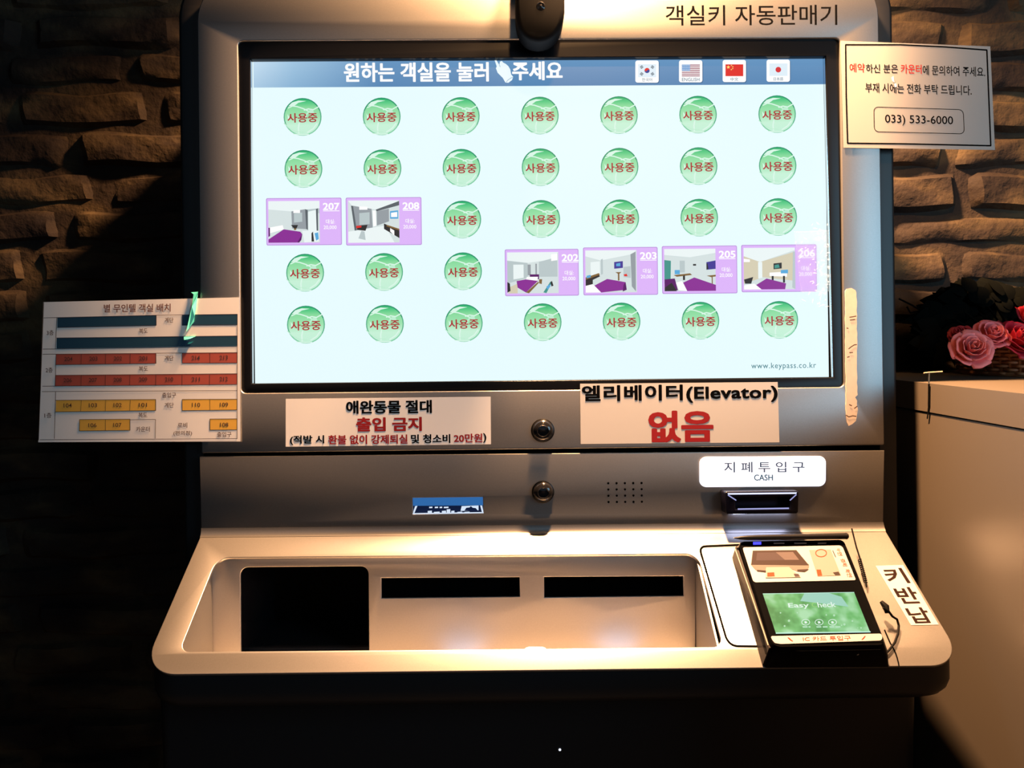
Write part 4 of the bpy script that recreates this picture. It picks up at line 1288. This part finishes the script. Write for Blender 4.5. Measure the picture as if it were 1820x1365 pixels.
# small pale T-shaped pick at the rear corner
mb = MB()
TK = mat('pale_wire', (0.45, 0.33, 0.2, 1), 0.4)
f0 = CP.at(1651, 682)
bp = Plane(f0 + Vector((0.004, 0, 0)), (0, -1, 0))
mb.tube([bp.at(1651, 683), bp.at(1651, 672), bp.at(1651.5, 662)], 0.0007, TK, 6)
mb.tube([bp.at(1642, 663), bp.at(1651.5, 662), bp.at(1668, 661), bp.at(1675, 660.5)], 0.0007, TK, 6)
tag(mb.build('flower_pick'), 'tiny pale T-shaped wire pick at the rear corner of the beige counter', 'pick')
# basket of roses
bpos = Vector((0.655, 0.130, c_top + 0.001))
BR0, BR1, BH = 0.078, 0.090, 0.041
fb = empty('flower_basket', bpos)
tag(fb, 'wicker basket of pink and red roses on the beige counter', 'flower basket')
WK = mat('wicker_brown', (0.28, 0.10, 0.035, 1), 0.5, noise=(80, 0.4))
mb = MB()
rows_n, stakes = 9, 52
for j in range(rows_n):
    h = 0.003 + (BH - 0.006) * j / (rows_n - 1)
    R = BR0 + (BR1 - BR0) * h / BH
    pts = []
    N = stakes * 4
    for i in range(N + 1):
        a = 2 * math.pi * i / N
        rr = R + 0.0022 * math.sin(stakes / 2 * a + (math.pi if j % 2 else 0))
        pts.append(bpos + Vector((rr * math.cos(a), rr * math.sin(a), h)))
    mb.tube(pts, 0.0022, WK, 6, False)
for i in range(stakes):
    a = 2 * math.pi * (i + 0.5) / stakes
    mb.tube([bpos + Vector(((BR0 + (BR1 - BR0) * t) * math.cos(a), (BR0 + (BR1 - BR0) * t) * math.sin(a), 0.001 + BH * t)) for t in (0, 0.5, 1)], 0.0014, WK, 5)
for h, R in ((BH, BR1), (0.002, BR0)):
    mb.tube([bpos + Vector((R * math.cos(2 * math.pi * i / 48), R * math.sin(2 * math.pi * i / 48), h)) for i in range(49)], 0.0036, WK, 8, False)
mb.lathe(bpos, (0, 0, 1), (1, 0, 0), [(0.0, 0.002), (BR0 - 0.003, 0.002), (BR1 - 0.004, BH - 0.004), (0.0, BH - 0.006)], mat('basket_lining', (0.02, 0.01, 0.008, 1), 0.8), 40)
mb.build('basket', fb, fb)['label'] = 'brown woven wicker basket'
def rose(c, R, face, col, label, seed):
    rnd = random.Random(seed)
    mb = MB()
    m = mat('rose_petal_%d' % seed, col, 0.5, 0, 0.3, noise=(60, 0.25))
    ax = Vector(face).normalized()
    e1 = ax.orthogonal().normalized()
    e2 = ax.cross(e1)
    def petal(a, rad, ht, wid, curl, depth):
        V, F = [], []
        nu, nv = 8, 6
        for j in range(nv + 1):
            t = j / nv
            for i in range(nu + 1):
                s = (i / nu - 0.5) * 2
                ang = a + s * wid * (0.35 + 0.65 * math.sin(math.pi * (0.12 + 0.68 * t)))
                rr = rad * (0.22 + 0.78 * math.sin(t * math.pi / 2) ** 0.8) + curl * max(0, t - 0.7) ** 2 * 8 * R + 0.02 * R * math.sin(s * 5 + a * 3)
                hh = -depth + (ht + depth) * t - 0.10 * R * s * s * t - curl * max(0, t - 0.82) * R * 1.2
                V.append(Vector(c) + (e1 * math.cos(ang) + e2 * math.sin(ang)) * rr + ax * hh)
        N = len(V)
        for j in range(nv):
            for i in range(nu):
                b = j * (nu + 1) + i
                F.append((b, b + 1, b + nu + 2, b + nu + 1))
        mb.add(V, F, m)
    layers = ((3, .16, .55, 1.15, 0.02), (4, .32, .52, 1.0, .04), (5, .52, .42, .82, .10), (6, .74, .26, .70, .20), (7, .95, .02, .62, .32))
    off = 0.0
    for n, rad, ht, wid, curl in layers:
        for k in range(n):
            petal(off + 2 * math.pi * k / n + rnd.uniform(-.15, .15), rad * R * rnd.uniform(.92, 1.06), ht * R * rnd.uniform(.9, 1.1), wid, curl * rnd.uniform(.7, 1.3), 0.55 * R)
        off += 0.7
    mb.lathe(Vector(c) - ax * 0.6 * R, ax, e1, [(0.0, 0.0), (0.35 * R, 0.02 * R), (0.7 * R, 0.3 * R), (0.78 * R, 0.5 * R)], m, 16)
    o = mb.build('rose', fb, fb, 60)
    o['label'] = label
    sol = o.modifiers.new('petal_thickness', 'SOLIDIFY')
    sol.thickness = 0.0006
    return o
def on_y(u, v, y):
    return Plane((0, y, 0), (0, -1, 0)).at(u, v)
rose(on_y(1728, 618, 0.050), 0.0200, (-0.15, -0.85, 0.42), (0.80, 0.20, 0.20, 1), 'large pink rose hanging over the basket rim', 1)
rose(on_y(1763, 592, 0.062), 0.0175, (-0.05, -0.75, 0.6), (0.78, 0.16, 0.17, 1), 'pink rose above the rim', 2)
rose(on_y(1810, 600, 0.062), 0.0220, (0.2, -0.8, 0.55), (0.34, 0.008, 0.022, 1), 'dark red rose', 3)
rose(on_y(1704, 592, 0.075), 0.011, (-0.5, -0.5, 0.6), (0.30, 0.02, 0.03, 1), 'small dark rosebud', 4)
rose(on_y(1850, 570, 0.09), 0.026, (0.3, -0.6, 0.7), (0.30, 0.008, 0.02, 1), 'dark red rose at the right', 5)
# dark foliage
mb = MB()
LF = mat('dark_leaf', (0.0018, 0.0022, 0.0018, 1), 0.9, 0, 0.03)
rl = random.Random(21)
def leaf(c, d, L, wd):
    d = Vector(d).normalized()
    sd = d.cross(Vector((rl.uniform(-.4, .4), -1, rl.uniform(-.4, .4)))).normalized()
    up = sd.cross(d)
    n = 6
    V, F = [], []
    for i in range(n + 1):
        t = i / n
        ww = wd * math.sin(math.pi * (0.06 + 0.94 * t) ** 0.8) if t < 1 else 0.0002
        cc = c + d * L * t - Vector((0, 0, 1)) * L * 0.25 * t * t
        V += [cc - sd * ww, cc + up * ww * 0.25, cc + sd * ww]
    for i in range(n):
        a = i * 3
        F += [(a, a + 1, a + 4, a + 3), (a + 1, a + 2, a + 5, a + 4)]
    mb.add(V, F, LF)
root = bpos + Vector((0, 0.01, BH))
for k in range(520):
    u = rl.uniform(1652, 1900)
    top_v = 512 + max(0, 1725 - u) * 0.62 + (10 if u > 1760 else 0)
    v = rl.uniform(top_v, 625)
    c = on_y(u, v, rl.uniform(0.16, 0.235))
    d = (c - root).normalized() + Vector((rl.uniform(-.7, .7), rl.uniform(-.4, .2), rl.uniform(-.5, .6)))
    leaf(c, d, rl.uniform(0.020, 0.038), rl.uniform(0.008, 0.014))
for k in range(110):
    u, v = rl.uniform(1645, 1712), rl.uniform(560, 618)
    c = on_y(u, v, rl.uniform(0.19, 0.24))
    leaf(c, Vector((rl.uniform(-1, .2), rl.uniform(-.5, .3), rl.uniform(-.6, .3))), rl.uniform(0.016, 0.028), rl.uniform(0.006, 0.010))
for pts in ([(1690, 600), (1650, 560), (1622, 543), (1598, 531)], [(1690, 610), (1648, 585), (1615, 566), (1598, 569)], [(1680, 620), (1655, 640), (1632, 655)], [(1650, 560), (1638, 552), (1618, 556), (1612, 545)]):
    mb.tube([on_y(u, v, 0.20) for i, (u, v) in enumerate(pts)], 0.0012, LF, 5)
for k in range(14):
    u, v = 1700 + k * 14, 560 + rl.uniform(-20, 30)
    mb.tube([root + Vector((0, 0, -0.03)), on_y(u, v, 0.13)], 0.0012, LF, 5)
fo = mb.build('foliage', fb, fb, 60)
fo['label'] = 'dark leaves and twigs'
